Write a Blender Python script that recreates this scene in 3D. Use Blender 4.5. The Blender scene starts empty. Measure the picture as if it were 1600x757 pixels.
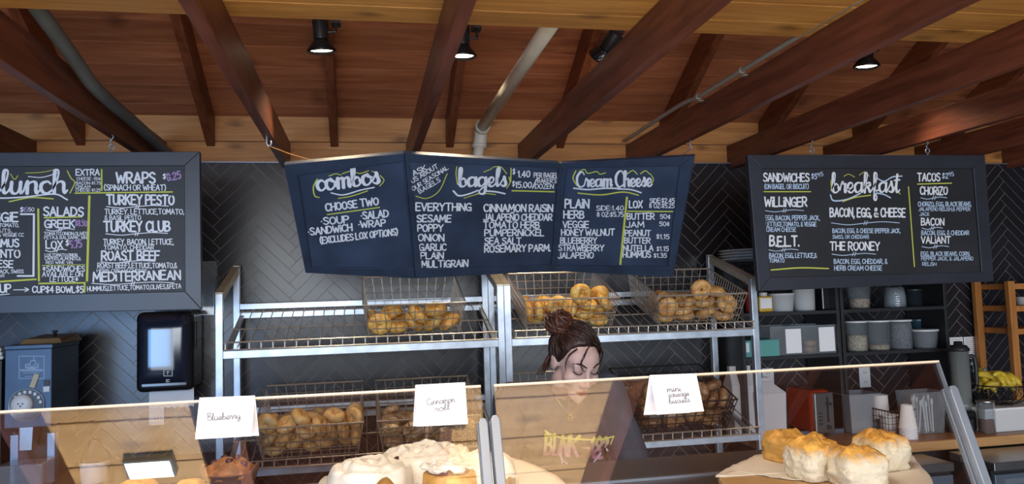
import bpy, bmesh, math, random
from mathutils import Vector, Matrix, Euler
from mathutils.bvhtree import BVHTree

random.seed(11)
S = bpy.context.scene
COL = S.collection

# ---------------------------------------------------------------- camera, sky, lamps, exposure
FOC = 1197.0                                   # focal length in pixels of a 1600x757 frame
PITCH, YAW, ROLL = math.radians(3.975), math.radians(10.98), math.radians(-1.80)
EYE = Vector((0, 0, 1.60))
FWD = Vector((math.sin(YAW) * math.cos(PITCH), math.cos(YAW) * math.cos(PITCH), math.sin(PITCH)))
_r0 = Vector((math.cos(YAW), -math.sin(YAW), 0)); _u0 = _r0.cross(FWD)
RGT = _r0 * math.cos(ROLL) + _u0 * math.sin(ROLL)
UPV = -_r0 * math.sin(ROLL) + _u0 * math.cos(ROLL)
cam = bpy.data.cameras.new('camera'); cam_o = bpy.data.objects.new('camera', cam); COL.objects.link(cam_o)
cam.sensor_fit = 'HORIZONTAL'; cam.sensor_width = 36.0; cam.lens = 36.0 * FOC / 1600.0
cam.clip_start = 0.05; cam.clip_end = 60
cam_o.matrix_world = Matrix.Translation(EYE) @ Matrix((RGT, UPV, -FWD)).transposed().to_4x4()
S.camera = cam_o

S.cycles.transparent_max_bounces = 40
S.view_settings.view_transform = 'Standard'; S.view_settings.look = 'None'
S.view_settings.exposure = 0.16; S.view_settings.gamma = 1.0; S.view_settings.use_curve_mapping = False

W = bpy.data.worlds.new('world'); S.world = W; W.use_nodes = True
W.node_tree.nodes['Background'].inputs[0].default_value = (0.62, 0.78, 1.0, 1)
W.node_tree.nodes['Background'].inputs[1].default_value = 0.55

def area(name, loc, target, sx, sy, power, color):
    l = bpy.data.lights.new(name, 'AREA'); l.shape = 'RECTANGLE'; l.size = sx; l.size_y = sy
    l.energy = power; l.color = color
    o = bpy.data.objects.new(name, l); COL.objects.link(o); o.location = loc
    o.rotation_euler = (Vector(target) - Vector(loc)).to_track_quat('-Z', 'Y').to_euler()
    return o
area('shopfront_daylight', (0.2, -2.6, 1.5), (0.6, 4.0, 1.5), 4.6, 1.6, 85, (0.84, 0.92, 1.0))
sn = bpy.data.lights.new('street_skylight', 'SUN'); sn.energy = 1.25; sn.angle = math.radians(38); sn.color = (.86, .93, 1.0)
sno = bpy.data.objects.new('street_skylight', sn); COL.objects.link(sno); sno.rotation_euler = Vector((.10, 1, -.10)).to_track_quat('-Z', 'Y').to_euler()
area('side_window_daylight', (-3.1, -1.7, 1.35), (-0.6, 4.0, 1.2), 2.0, 1.5, 110, (0.22, 0.50, 1.0))
area('ceiling_fill_uplight', (0.0, -1.1, 0.4), (0.0, -1.0, 3.0), 2.0, 0.8, 95, (1.0, 0.82, 0.58))  # added upward fill for the ceiling boards, no real source there
for _x in (-.675, .53):                       # unseen uplights added to brighten the two pale bays of the ceiling
    _l = bpy.data.lights.new('bay_fill_spot', 'SPOT'); _l.energy = 640; _l.spot_size = math.radians(38); _l.spot_blend = .6; _l.color = (1, .86, .66); _l.shadow_soft_size = .3
    _o = bpy.data.objects.new('bay_fill_spot', _l); COL.objects.link(_o); _o.location = (_x, -.9, .3); _o.rotation_euler = Vector((0, .14, 1)).to_track_quat('-Z', 'Y').to_euler()

# ---------------------------------------------------------------- pixel of the photograph -> point on a plane of the room
def ray(px, py): return FWD + RGT * ((px - 800) / FOC) - UPV * ((py - 378.5) / FOC)
def atY(px, py, y): d = ray(px, py); return EYE + d * ((y - EYE.y) / d.y)
def atX(px, py, x): d = ray(px, py); return EYE + d * ((x - EYE.x) / d.x)
def atZ(px, py, z): d = ray(px, py); return EYE + d * ((z - EYE.z) / d.z)
def onpl(px, py, p0, n):
    d = ray(px, py); return EYE + d * ((Vector(p0) - EYE).dot(n) / d.dot(n))

# ---------------------------------------------------------------- materials
def _mat(name):
    m = bpy.data.materials.new(name); m.use_nodes = True
    nt = m.node_tree; return m, nt, nt.nodes['Principled BSDF']
def lk(nt, a, b): nt.links.new(a, b)
def plain(name, col, rough=0.5, metal=0.0, var=0.0, vscale=8.0, bump=0.0, bscale=60.0, alpha=1.0, spec=0.5, rand=0.0, sub=0.0, trans=0.0, emit=None):
    m, nt, b = _mat(name)
    b.inputs['Roughness'].default_value = rough; b.inputs['Metallic'].default_value = metal
    b.inputs['Specular IOR Level'].default_value = spec
    b.inputs['Base Color'].default_value = (*col, 1)
    tc = nt.nodes.new('ShaderNodeTexCoord')
    src = None
    if var > 0:
        n = nt.nodes.new('ShaderNodeTexNoise'); n.inputs['Scale'].default_value = vscale; n.inputs['Detail'].default_value = 4
        lk(nt, tc.outputs['Object'], n.inputs['Vector'])
        r = nt.nodes.new('ShaderNodeValToRGB')
        r.color_ramp.elements[0].position = .3; r.color_ramp.elements[1].position = .7
        r.color_ramp.elements[0].color = (*[c * (1 - var) for c in col], 1)
        r.color_ramp.elements[1].color = (*[min(1, c * (1 + var)) for c in col], 1)
        lk(nt, n.outputs['Fac'], r.inputs['Fac']); src = r.outputs['Color']
    if rand > 0:
        oi = nt.nodes.new('ShaderNodeObjectInfo'); mr = nt.nodes.new('ShaderNodeMapRange')
        mr.inputs['To Min'].default_value = 1 - rand; mr.inputs['To Max'].default_value = 1 + rand
        lk(nt, oi.outputs['Random'], mr.inputs['Value'])
        hs = nt.nodes.new('ShaderNodeHueSaturation'); lk(nt, mr.outputs['Result'], hs.inputs['Value'])
        if src: lk(nt, src, hs.inputs['Color'])
        else: hs.inputs['Color'].default_value = (*col, 1)
        src = hs.outputs['Color']
    if src: lk(nt, src, b.inputs['Base Color'])
    if bump > 0:
        n2 = nt.nodes.new('ShaderNodeTexNoise'); n2.inputs['Scale'].default_value = bscale; n2.inputs['Detail'].default_value = 5
        lk(nt, tc.outputs['Object'], n2.inputs['Vector'])
        bp = nt.nodes.new('ShaderNodeBump'); bp.inputs['Strength'].default_value = bump; bp.inputs['Distance'].default_value = .01
        lk(nt, n2.outputs['Fac'], bp.inputs['Height']); lk(nt, bp.outputs['Normal'], b.inputs['Normal'])
    if sub > 0:
        b.inputs['Subsurface Weight'].default_value = sub; b.inputs['Subsurface Radius'].default_value = (.02, .008, .004)
    if trans > 0: b.inputs['Transmission Weight'].default_value = trans
    if emit:
        b.inputs['Emission Color'].default_value = (*emit[0], 1); b.inputs['Emission Strength'].default_value = emit[1]
    b.inputs['Alpha'].default_value = alpha
    return m

def wood(name, dark, light, axis='X', rough=0.55, grain=1.0, knots=0.0, isl=0.0, bump=.15, spec=.4):
    """long grain along an axis; knots; each board of a mesh a little different"""
    m, nt, b = _mat(name)
    tc = nt.nodes.new('ShaderNodeTexCoord'); mp = nt.nodes.new('ShaderNodeMapping')
    sc = {'X': (1.2, 16, 16), 'Y': (16, 1.2, 16), 'Z': (16, 16, 1.2)}[axis]
    mp.inputs['Scale'].default_value = [s * grain for s in sc]
    lk(nt, tc.outputs['Object'], mp.inputs['Vector'])
    geo = nt.nodes.new('ShaderNodeNewGeometry')
    add = nt.nodes.new('ShaderNodeVectorMath'); add.operation = 'MULTIPLY_ADD'
    cmb = nt.nodes.new('ShaderNodeCombineXYZ')
    for i in range(3): lk(nt, geo.outputs['Random Per Island'], cmb.inputs[i])
    lk(nt, cmb.outputs[0], add.inputs[0]); add.inputs[1].default_value = (37, 53, 71); lk(nt, mp.outputs[0], add.inputs[2])
    n = nt.nodes.new('ShaderNodeTexNoise'); n.inputs['Scale'].default_value = 1.6; n.inputs['Detail'].default_value = 6; n.inputs['Roughness'].default_value = .65
    n.inputs['Distortion'].default_value = .8
    lk(nt, add.outputs[0], n.inputs['Vector'])
    r = nt.nodes.new('ShaderNodeValToRGB'); r.color_ramp.elements[0].position = .28; r.color_ramp.elements[1].position = .72
    r.color_ramp.elements[0].color = (*dark, 1); r.color_ramp.elements[1].color = (*light, 1)
    lk(nt, n.outputs['Fac'], r.inputs['Fac'])
    col = r.outputs['Color']
    if knots > 0:
        sx_ = nt.nodes.new('ShaderNodeSeparateXYZ'); lk(nt, tc.outputs['Object'], sx_.inputs[0]); o3 = {'X': (0, 1, 2), 'Y': (1, 0, 2), 'Z': (2, 0, 1)}[axis]
        m1 = nt.nodes.new('ShaderNodeMath'); m1.operation = 'MULTIPLY'; lk(nt, sx_.outputs[o3[0]], m1.inputs[0]); m1.inputs[1].default_value = 2.2
        a2 = nt.nodes.new('ShaderNodeMath'); a2.operation = 'ADD'; lk(nt, sx_.outputs[o3[1]], a2.inputs[0]); lk(nt, sx_.outputs[o3[2]], a2.inputs[1])
        m2 = nt.nodes.new('ShaderNodeMath'); m2.operation = 'MULTIPLY'; lk(nt, a2.outputs[0], m2.inputs[0]); m2.inputs[1].default_value = 4.4
        cm = nt.nodes.new('ShaderNodeCombineXYZ'); lk(nt, m1.outputs[0], cm.inputs[0]); lk(nt, m2.outputs[0], cm.inputs[1])
        nd = nt.nodes.new('ShaderNodeVectorMath'); nd.operation = 'MULTIPLY_ADD'; lk(nt, n.outputs['Color'], nd.inputs[0]); nd.inputs[1].default_value = (.25, .25, 0); lk(nt, cm.outputs[0], nd.inputs[2])
        v = nt.nodes.new('ShaderNodeTexVoronoi'); v.voronoi_dimensions = '2D'; v.inputs['Scale'].default_value = 1.0; lk(nt, nd.outputs[0], v.inputs['Vector'])
        rk = nt.nodes.new('ShaderNodeValToRGB'); rk.color_ramp.elements[0].position = .02; rk.color_ramp.elements[1].position = .13
        rk.color_ramp.elements[0].color = (1 - knots,) * 3 + (1,); rk.color_ramp.elements[1].color = (1, 1, 1, 1)
        lk(nt, v.outputs['Distance'], rk.inputs['Fac'])
        mx = nt.nodes.new('ShaderNodeMix'); mx.data_type = 'RGBA'; mx.blend_type = 'MULTIPLY'; mx.inputs['Factor'].default_value = 1
        lk(nt, col, mx.inputs['A']); lk(nt, rk.outputs['Color'], mx.inputs['B']); col = mx.outputs['Result']
    if isl > 0:
        mr = nt.nodes.new('ShaderNodeMapRange'); mr.inputs['To Min'].default_value = 1 - isl; mr.inputs['To Max'].default_value = 1 + isl
        lk(nt, geo.outputs['Random Per Island'], mr.inputs['Value'])
        hs = nt.nodes.new('ShaderNodeHueSaturation'); lk(nt, mr.outputs['Result'], hs.inputs['Value']); lk(nt, col, hs.inputs['Color']); col = hs.outputs['Color']
    lk(nt, col, b.inputs['Base Color'])
    b.inputs['Roughness'].default_value = rough; b.inputs['Specular IOR Level'].default_value = spec
    bp = nt.nodes.new('ShaderNodeBump'); bp.inputs['Strength'].default_value = bump; bp.inputs['Distance'].default_value = .004
    lk(nt, n.outputs['Fac'], bp.inputs['Height']); lk(nt, bp.outputs['Normal'], b.inputs['Normal'])
    return m

def sheet_glass(name, tint=(1, 1, 1), ior=1.5, rough=0.0, body=0.0, bodycol=(.8, .85, .88)):
    """thin clear sheet: straight-through transparency with a Fresnel mirror on top, and a little milky body"""
    m, nt, b = _mat(name); nt.nodes.remove(b)
    out = nt.nodes['Material Output']
    t = nt.nodes.new('ShaderNodeBsdfTransparent'); t.inputs[0].default_value = (*tint, 1)
    g = nt.nodes.new('ShaderNodeBsdfGlossy'); g.inputs['Roughness'].default_value = rough
    lw = nt.nodes.new('ShaderNodeLayerWeight'); lw.inputs['Blend'].default_value = .5      # Schlick's curve, alike from both sides
    pw = nt.nodes.new('ShaderNodeMath'); pw.operation = 'POWER'; lk(nt, lw.outputs['Facing'], pw.inputs[0]); pw.inputs[1].default_value = 5
    r0 = ((ior - 1) / (ior + 1)) ** 2
    fr = nt.nodes.new('ShaderNodeMath'); fr.operation = 'MULTIPLY_ADD'; lk(nt, pw.outputs[0], fr.inputs[0]); fr.inputs[1].default_value = 1 - r0; fr.inputs[2].default_value = r0
    mx = nt.nodes.new('ShaderNodeMixShader'); lk(nt, fr.outputs[0], mx.inputs[0])
    first = t.outputs[0]
    if body > 0:
        d = nt.nodes.new('ShaderNodeBsdfDiffuse'); d.inputs[0].default_value = (*bodycol, 1)
        m2 = nt.nodes.new('ShaderNodeMixShader'); m2.inputs[0].default_value = body
        lk(nt, t.outputs[0], m2.inputs[1]); lk(nt, d.outputs[0], m2.inputs[2]); first = m2.outputs[0]
    lk(nt, first, mx.inputs[1]); lk(nt, g.outputs[0], mx.inputs[2]); lk(nt, mx.outputs[0], out.inputs[0])
    return m

def topside(name, top, side, z0, z1, rough=.65, bump=.5, bscale=50, var=.3):
    """baked crust: browned towards its own top, pale crumb at its own sides (object space)"""
    m, nt, b = _mat(name)
    tc = nt.nodes.new('ShaderNodeTexCoord'); sp = nt.nodes.new('ShaderNodeSeparateXYZ'); lk(nt, tc.outputs['Object'], sp.inputs[0])
    n = nt.nodes.new('ShaderNodeTexNoise'); n.inputs['Scale'].default_value = bscale; n.inputs['Detail'].default_value = 5; lk(nt, tc.outputs['Object'], n.inputs['Vector'])
    ma = nt.nodes.new('ShaderNodeMath'); ma.operation = 'MULTIPLY_ADD'; lk(nt, n.outputs['Fac'], ma.inputs[0]); ma.inputs[1].default_value = (z1 - z0) * 1.6; lk(nt, sp.outputs[2], ma.inputs[2])
    mr = nt.nodes.new('ShaderNodeMapRange'); mr.inputs['From Min'].default_value = z0 + (z1 - z0) * .8; mr.inputs['From Max'].default_value = z1 + (z1 - z0) * .8
    lk(nt, ma.outputs[0], mr.inputs['Value'])
    rt = nt.nodes.new('ShaderNodeValToRGB'); rt.color_ramp.elements[0].position = .3; rt.color_ramp.elements[1].position = .7
    rt.color_ramp.elements[0].color = (*[c * (1 - var) for c in top], 1); rt.color_ramp.elements[1].color = (*[min(1, c * (1 + var)) for c in top], 1)
    lk(nt, n.outputs['Fac'], rt.inputs['Fac'])
    mx = nt.nodes.new('ShaderNodeMix'); mx.data_type = 'RGBA'; lk(nt, mr.outputs['Result'], mx.inputs['Factor'])
    mx.inputs['A'].default_value = (*side, 1); lk(nt, rt.outputs['Color'], mx.inputs['B'])
    lk(nt, mx.outputs['Result'], b.inputs['Base Color']); b.inputs['Roughness'].default_value = rough
    bp = nt.nodes.new('ShaderNodeBump'); bp.inputs['Strength'].default_value = bump; bp.inputs['Distance'].default_value = .006
    lk(nt, n.outputs['Fac'], bp.inputs['Height']); lk(nt, bp.outputs['Normal'], b.inputs['Normal'])
    return m

M = {}
M['deck'] = wood('red_stained_decking', (.20, .058, .025), (.44, .165, .075), 'X', .5, knots=.45, isl=.2)
M['joist'] = wood('dark_red_stained_beam', (.075, .021, .011), (.25, .075, .038), 'Y', .42, knots=.3)
M['rafter'] = wood('red_stained_rafter', (.10, .026, .011), (.25, .078, .034), 'Y', .45, knots=.3)
M['fir'] = wood('pale_fir_board', (.40, .15, .040), (.70, .33, .10), 'X', .5, knots=.55, isl=.12)
M['loft'] = wood('honey_pine_board', (.40, .17, .040), (.74, .38, .10), 'X', .5, knots=.5, isl=.12)
M['newboard'] = wood('pale_new_board', (.52, .33, .17), (.78, .56, .32), 'X', .55, knots=.4, isl=.1)
M['tile'] = plain('black_tile', (.015, .0145, .020), .29, var=.25, vscale=3, spec=.6)
M['grout'] = plain('worn_grout', (.27, .22, .175), .8)
M['steel'] = plain('galvanised_steel', (.56, .62, .70), .38, .75, var=.2, vscale=14)
M['steelcap'] = plain('warm_lit_steel_cap', (.62, .56, .45), .42, .6, var=.12, vscale=20)  # galvanised steel with its warm reflection painted in as tan
M['wire'] = plain('basket_wire', (.60, .53, .45), .34, .7)
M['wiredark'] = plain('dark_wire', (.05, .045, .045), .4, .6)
M['black'] = plain('black_paint', (.018, .018, .02), .45, var=.2)
M['blackgloss'] = plain('black_gloss_plastic', (.012, .012, .014), .12)
M['frame'] = plain('blackboard_frame', (.030, .033, .045), .38, var=.15, vscale=5)
M['frameblue'] = plain('navy_blackboard_frame', (.030, .046, .082), .5, var=.3, vscale=9)
M['slate'] = plain('chalkboard', (.018, .019, .023), .55, var=.3, vscale=4)
M['slateblue'] = plain('dusty_navy_chalkboard', (.034, .052, .094), .6, var=.4, vscale=5)
M['chalk'] = plain('white_chalk_paint', (.82, .84, .88), .8)
M['chalkblue'] = plain('pale_blue_chalk_paint', (.55, .68, .86), .8)
M['lime'] = plain('lime_chalk_paint', (.62, .66, .10), .8)
M['purple'] = plain('purple_chalk_paint', (.42, .27, .52), .8)
M['white'] = plain('white_plastic', (.66, .67, .68), .4)
M['paper'] = plain('white_paper', (.86, .85, .87), .85)
M['card'] = plain('white_card', (.69, .67, .72), .8)
M['ink'] = plain('grey_ink', (.16, .16, .18), .8)
M['pvc'] = plain('white_pvc', (.72, .68, .60), .35, var=.06)
M['conduit'] = plain('grey_conduit', (.13, .145, .15), .5, var=.15)
M['conduit2'] = plain('bare_conduit', (.40, .38, .34), .4, .4)
M['glass'] = sheet_glass('counter_glass', (1, 1, 1), 1.74)
M['clear'] = sheet_glass('clear_plastic', (.93, .95, .96), 1.45, .05, .10, (.75, .8, .85))
M['milky'] = sheet_glass('milky_plastic', (.8, .82, .86), 1.45, .1, .34, (.55, .58, .62))
M['edge'] = plain('tan_glint_edge', (.62, .48, .36), .5)  # warm reflection along the glass edge put into its colour
M['alu'] = plain('brushed_aluminium', (.27, .32, .39), .35, .6, var=.1)
M['inox'] = plain('stainless_steel', (.35, .36, .38), .28, .9, var=.1)
M['butcher'] = wood('butcher_block', (.20, .085, .035), (.40, .19, .08), 'X', .35)
M['butcheredge'] = wood('butcher_block_edge', (.40, .20, .075), (.66, .38, .16), 'X', .5, knots=.3)
M['ladder'] = wood('orange_pine', (.36, .13, .03), (.58, .24, .06), 'Z', .5, knots=.3)
M['floor'] = plain('concrete_floor', (.20, .19, .18), .6, var=.2, vscale=2)
M['plaster'] = plain('dark_plaster', (.10, .09, .085), .8)
M['lamp'] = plain('warm_lamp_face', (1, .9, .75), .4, emit=((1, .86, .62), 9.0))
# ---------------------------------------------------------------- mesh helpers
class MB:
    """collects shapes in room coordinates and links them as ONE mesh object"""
    def __init__(s): s.v = []; s.f = []; s.mi = []; s.lines = []
    def add(s, vs, fs, mi=0):
        k = len(s.v); s.v += [Vector(v) for v in vs]; s.f += [tuple(i + k for i in f) for f in fs]; s.mi += [mi] * len(fs)
        return s
    def hexa(s, b, t, mi=0):
        """b, t: four bottom and four top corners, both counter-clockwise from above"""
        return s.add(list(b) + list(t), [(3, 2, 1, 0), (4, 5, 6, 7), (0, 1, 5, 4), (1, 2, 6, 5), (2, 3, 7, 6), (3, 0, 4, 7)], mi)
    def box(s, lo, hi, M_=None, mi=0):
        x0, y0, z0 = lo; x1, y1, z1 = hi
        c = [Vector(p) for p in ((x0, y0, z0), (x1, y0, z0), (x1, y1, z0), (x0, y1, z0), (x0, y0, z1), (x1, y0, z1), (x1, y1, z1), (x0, y1, z1))]
        if M_: c = [M_ @ p for p in c]
        return s.hexa(c[:4], c[4:], mi)
    def tube(s, path, r, n=6, closed=False, caps=True, mi=0):
        P = [Vector(p) for p in path]; m = len(P)
        R = r if isinstance(r, (list, tuple)) else [r] * m
        T = []
        for i in range(m):
            a = P[i - 1] if (i > 0 or closed) else P[i]; b = P[(i + 1) % m] if (i < m - 1 or closed) else P[i]
            t = (b - a); T.append(t.normalized() if t.length > 1e-9 else Vector((0, 0, 1)))
        u = T[0].orthogonal().normalized(); vs = []
        for i in range(m):
            u = (u - T[i] * u.dot(T[i])); u = u.normalized() if u.length > 1e-6 else T[i].orthogonal().normalized()
            w = T[i].cross(u)
            for j in range(n):
                a = 2 * math.pi * j / n; vs.append(P[i] + (u * math.cos(a) + w * math.sin(a)) * R[i])
        fs = []
        for i in range(m if closed else m - 1):
            k = (i + 1) % m
            for j in range(n): fs.append((i * n + j, i * n + (j + 1) % n, k * n + (j + 1) % n, k * n + j))
        if caps and not closed: fs.append(tuple(range(n - 1, -1, -1))); fs.append(tuple((m - 1) * n + j for j in range(n)))
        return s.add(vs, fs, mi)
    def lathe(s, prof, c=(0, 0, 0), n=24, M_=None, sx=1, sy=1, mi=0):
        """prof: (radius, height) from bottom to top; a zero radius closes it"""
        vs = []; fs = []; c = Vector(c); rows = []
        for r, z in prof:
            if r < 1e-6:
                rows.append([len(vs)]); vs.append(Vector((0, 0, z)))
            else:
                rows.append(list(range(len(vs), len(vs) + n)))
                vs += [Vector((r * sx * math.cos(2 * math.pi * j / n), r * sy * math.sin(2 * math.pi * j / n), z)) for j in range(n)]
        for a, b in zip(rows, rows[1:]):
            if len(a) == 1 and len(b) == 1: continue
            for j in range(n):
                k = (j + 1) % n
                if len(a) == 1: fs.append((a[0], b[k], b[j]))
                elif len(b) == 1: fs.append((a[j], a[k], b[0]))
                else: fs.append((a[j], a[k], b[k], b[j]))
        vs = [(M_ @ v if M_ else v) + c for v in vs]
        return s.add(vs, fs, mi)
    def prism(s, poly, off, mi=0):
        n = len(poly); P = [Vector(p) for p in poly]; off = Vector(off)
        return s.add(P + [p + off for p in P], [tuple(range(n - 1, -1, -1)), tuple(range(n, 2 * n))] + [(i, (i + 1) % n, (i + 1) % n + n, i + n) for i in range(n)], mi)
    def build(s, name, mat, parent=None, smooth=False, bevel=0.0, seg=2, sub=0, fix=False):
        for e in s.lines: e.build(getattr(e, 'nm', None) or ('heading' if 'heading' in name else 'text_line'), mat, parent)      # each line of writing is a part of its own
        if not s.v: return None
        if parent is not None:
            o0 = Vector(); p = parent
            while p is not None: o0 += p.location; p = p.parent
        else:
            xs = [v.x for v in s.v]; ys = [v.y for v in s.v]; zs = [v.z for v in s.v]
            o0 = Vector(((min(xs) + max(xs)) / 2, (min(ys) + max(ys)) / 2, min(zs)))
        me = bpy.data.meshes.new(name); me.from_pydata([tuple(v - o0) for v in s.v], [], s.f)
        for m_ in (mat if isinstance(mat, (list, tuple)) else [mat]): me.materials.append(m_)
        for p, k in zip(me.polygons, s.mi): p.material_index = k; p.use_smooth = smooth
        if fix:
            bm = bmesh.new(); bm.from_mesh(me); bmesh.ops.recalc_face_normals(bm, faces=bm.faces); bm.to_mesh(me); bm.free()
        me.update()
        o = bpy.data.objects.new(name, me); COL.objects.link(o)
        if parent is not None: o.parent = parent
        else: o.location = o0
        if bevel > 0:
            b = o.modifiers.new('bevel', 'BEVEL'); b.width = bevel; b.segments = seg; b.limit_method = 'ANGLE'; b.angle_limit = math.radians(40)
        if sub > 0:
            q = o.modifiers.new('subd', 'SUBSURF'); q.levels = sub; q.render_levels = sub
        return o

def tag(o, label, cat, group=None, kind=None):
    o['label'] = label; o['category'] = cat
    if group: o['group'] = group
    if kind: o['kind'] = kind
    return o
def thing(name, label, cat, loc=(0, 0, 0), group=None):
    o = bpy.data.objects.new(name, None); COL.objects.link(o); o.location = loc; o.empty_display_size = .05
    return tag(o, label, cat, group)
def struct(o): o['kind'] = 'structure'; return o
def copy_tree(o, parent=None):
    c = o.copy(); COL.objects.link(c)
    if parent is not None: c.parent = parent
    for ch in list(o.children): copy_tree(ch, c)
    return c
def catmull(pts, k=6, closed=False):
    P = [Vector(p) for p in pts]; n = len(P); out = []
    if n < 3: return P
    for i in range(n if closed else n - 1):
        p0 = P[(i - 1) % n] if (closed or i > 0) else P[0] * 2 - P[1]
        p1 = P[i]; p2 = P[(i + 1) % n]
        p3 = P[(i + 2) % n] if (closed or i + 2 < n) else P[-1] * 2 - P[-2]
        for j in range(k):
            t = j / k
            out.append(.5 * ((2 * p1) + (p2 - p0) * t + (2 * p0 - 5 * p1 + 4 * p2 - p3) * t * t + (3 * p1 - p0 - 3 * p2 + p3) * t ** 3))
    if not closed: out.append(P[-1])
    return out
def rough_mesh(o, amp, scale=30, seed=0):
    """push a mesh's points in and out by smooth noise"""
    from mathutils import noise
    me = o.data; me.update()
    ns = [v.normal.copy() for v in me.vertices]
    for v, nn in zip(me.vertices, ns): v.co += nn * amp * noise.fractal(v.co * scale + Vector((seed * 7.3, seed, 0)), 1.0, 2.0, 3)
    me.update(); return o

# ---------------------------------------------------------------- hand lettering: stroke glyphs in a box 10 high ('c' = curved stroke)
CAPS = {
'A': (6, ['0,0 3,10 6,0', '1.1,3.5 4.9,3.5']), 'B': (5.3, ['0,0 0,10', 'c0,10 3.6,9.6 4.4,7.6 3.2,5.6 0,5.2', 'c0,5.2 3.9,4.8 5.2,2.6 3.8,.5 0,0']),
'C': (5.4, ['c5.4,8.4 3.4,10 .7,8.2 .1,4.8 1,1.2 3.4,0 5.4,1.6']), 'D': (5.8, ['0,0 0,10', 'c0,10 4,9 5.8,5 4,1 0,0']),
'E': (4.8, ['4.8,10 0,10 0,0 4.8,0', '0,5.2 4.2,5.2']), 'F': (4.8, ['4.8,10 0,10 0,0', '0,5.2 4,5.2']),
'G': (5.8, ['c5.6,8.6 3.4,10 .7,8.2 .1,4.8 1,1.2 3.2,0 5.6,1.6', '5.7,-.2 5.7,4.4 3.2,4.4']), 'H': (5.4, ['0,0 0,10', '5.4,0 5.4,10', '0,5 5.4,5']),
'I': (.4, ['.2,0 .2,10']), 'i': (.4, ['.2,0 .2,6.6', '.2,9.2 .2,9.7']), 'J': (4.4, ['4.2,10 4.2,2.5', 'c4.2,2.5 3.4,.3 1.7,0 0,1.6']),
'K': (5.2, ['0,0 0,10', '5,10 .2,4.6', '1.4,5.8 5.2,0']), 'L': (4.5, ['0,10 0,0 4.5,0']), 'M': (7, ['0,0 .6,10 3.5,3 6.4,10 7,0']),
'N': (5.6, ['0,0 0,10 5.6,0 5.6,10']), 'O': (6, ['c3,10 .7,8.2 .1,5 .7,1.8 3,0 5.3,1.8 5.9,5 5.3,8.2 3,10']),
'P': (5, ['0,0 0,10', 'c0,10 3.6,9.7 5,7.4 3.6,4.9 0,4.6']), 'Q': (6, ['c3,10 .7,8.2 .1,5 .7,1.8 3,0 5.3,1.8 5.9,5 5.3,8.2 3,10', '3.6,2.5 6,-.6']),
'R': (5.3, ['0,0 0,10', 'c0,10 3.6,9.7 5,7.4 3.6,4.9 0,4.6', '1.8,4.7 5.3,0']), 'S': (5, ['c4.9,8.6 3,10 .6,8.8 .8,6.5 2.6,5.2 4.6,3.8 4.7,1.3 2.4,0 .1,1.5']),
'T': (6, ['0,10 6,10', '3,10 3,0']), 'U': (5.5, ['c0,10 .1,3.4 1,.7 2.8,0 4.5,.7 5.4,3.4 5.5,10']), 'V': (5.6, ['0,10 2.8,0 5.6,10']),
'W': (8, ['0,10 1.9,0 4,7 6.1,0 8,10']), 'X': (5.4, ['0,0 5.4,10', '0,10 5.4,0']), 'Y': (5.6, ['0,10 2.8,5 5.6,10', '2.8,5 2.8,0']), 'Z': (5.4, ['.2,10 5.2,10 0,0 5.4,0']),
'0': (5, ['c2.5,10 .5,8 .1,5 .5,2 2.5,0 4.5,2 4.9,5 4.5,8 2.5,10']), '1': (2, ['0,8 1.4,10 1.4,0']), '2': (4.8, ['c.2,8 1.6,10 4,9.4 4.2,7 .1,0', '.1,0 4.8,0']),
'3': (4.6, ['c.2,9 2.4,10 4.2,8 1.8,5.3', 'c1.8,5.3 4.6,4.4 4.2,.9 1.8,0 .1,1.2']), '4': (5, ['3.6,0 3.6,10 0,3.2 5,3.2']), '5': (4.6, ['4.4,10 .6,10 .3,5.6', 'c.3,5.6 3,6.2 4.6,3.6 3,.2 .1,.8']),
'6': (4.8, ['c4.2,9.6 1.4,7.6 .2,3.6 1.6,.2 4,.6 4.6,3.4 3,5.4 .5,3.8']), '7': (4.6, ['0,10 4.6,10 1.4,0']), '8': (4.8, ['c2.4,5.4 .5,7.4 2.4,10 4.3,7.6 2.4,5.4 .2,2.6 2.4,0 4.6,2.6 2.4,5.4']),
'9': (4.8, ['c4.4,7.6 2.8,5 .6,6.4 .6,9 2.6,10 4.4,8.4 4.2,4 2.6,0']), '&': (5.6, ['c5.6,0 1.2,6.6 1.4,9.4 3,9.8 3.6,8 .4,3.4 .8,.6 3,0 5.4,3.6']),
'(': (2, ['c2,11 .4,8 .1,5 .4,2 2,-1']), ')': (2, ['c0,11 1.6,8 1.9,5 1.6,2 0,-1']), '.': (.6, ['.3,0 .3,.5']), ',': (.8, ['.6,.8 .1,-1.6']), '-': (2.8, ['.2,4.6 2.6,4.6']),
"'": (.6, ['.4,10 .2,8']), '$': (4.6, ['c4.4,8.2 2.6,9.2 .6,7.8 2.2,5.2 4.2,3.4 2.4,.9 .1,2', '2.3,10.5 2.3,-.4']), '/': (3, ['0,-1 3,10.5']), '*': (4.4, ['2.2,8.5 2.2,1.5', '.2,6.8 4.2,3.2', '4.2,6.8 .2,3.2']),
':': (.6, ['.3,1.5 .3,2', '.3,6 .3,6.5']), '\u00a2': (4, ['c3.8,6.6 2.2,7.4 .3,5.4 .5,2.4 2.2,1.2 3.8,2.2', '2.2,9 2.2,-.4']), '\u00b7': (1, ['.4,4.8 .6,5']), '\u00d1': (5.6, ['0,0 0,10 5.6,0 5.6,10', 'c1,11.6 2.2,12.6 3.4,11.6 4.8,12.6']),
}
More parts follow.
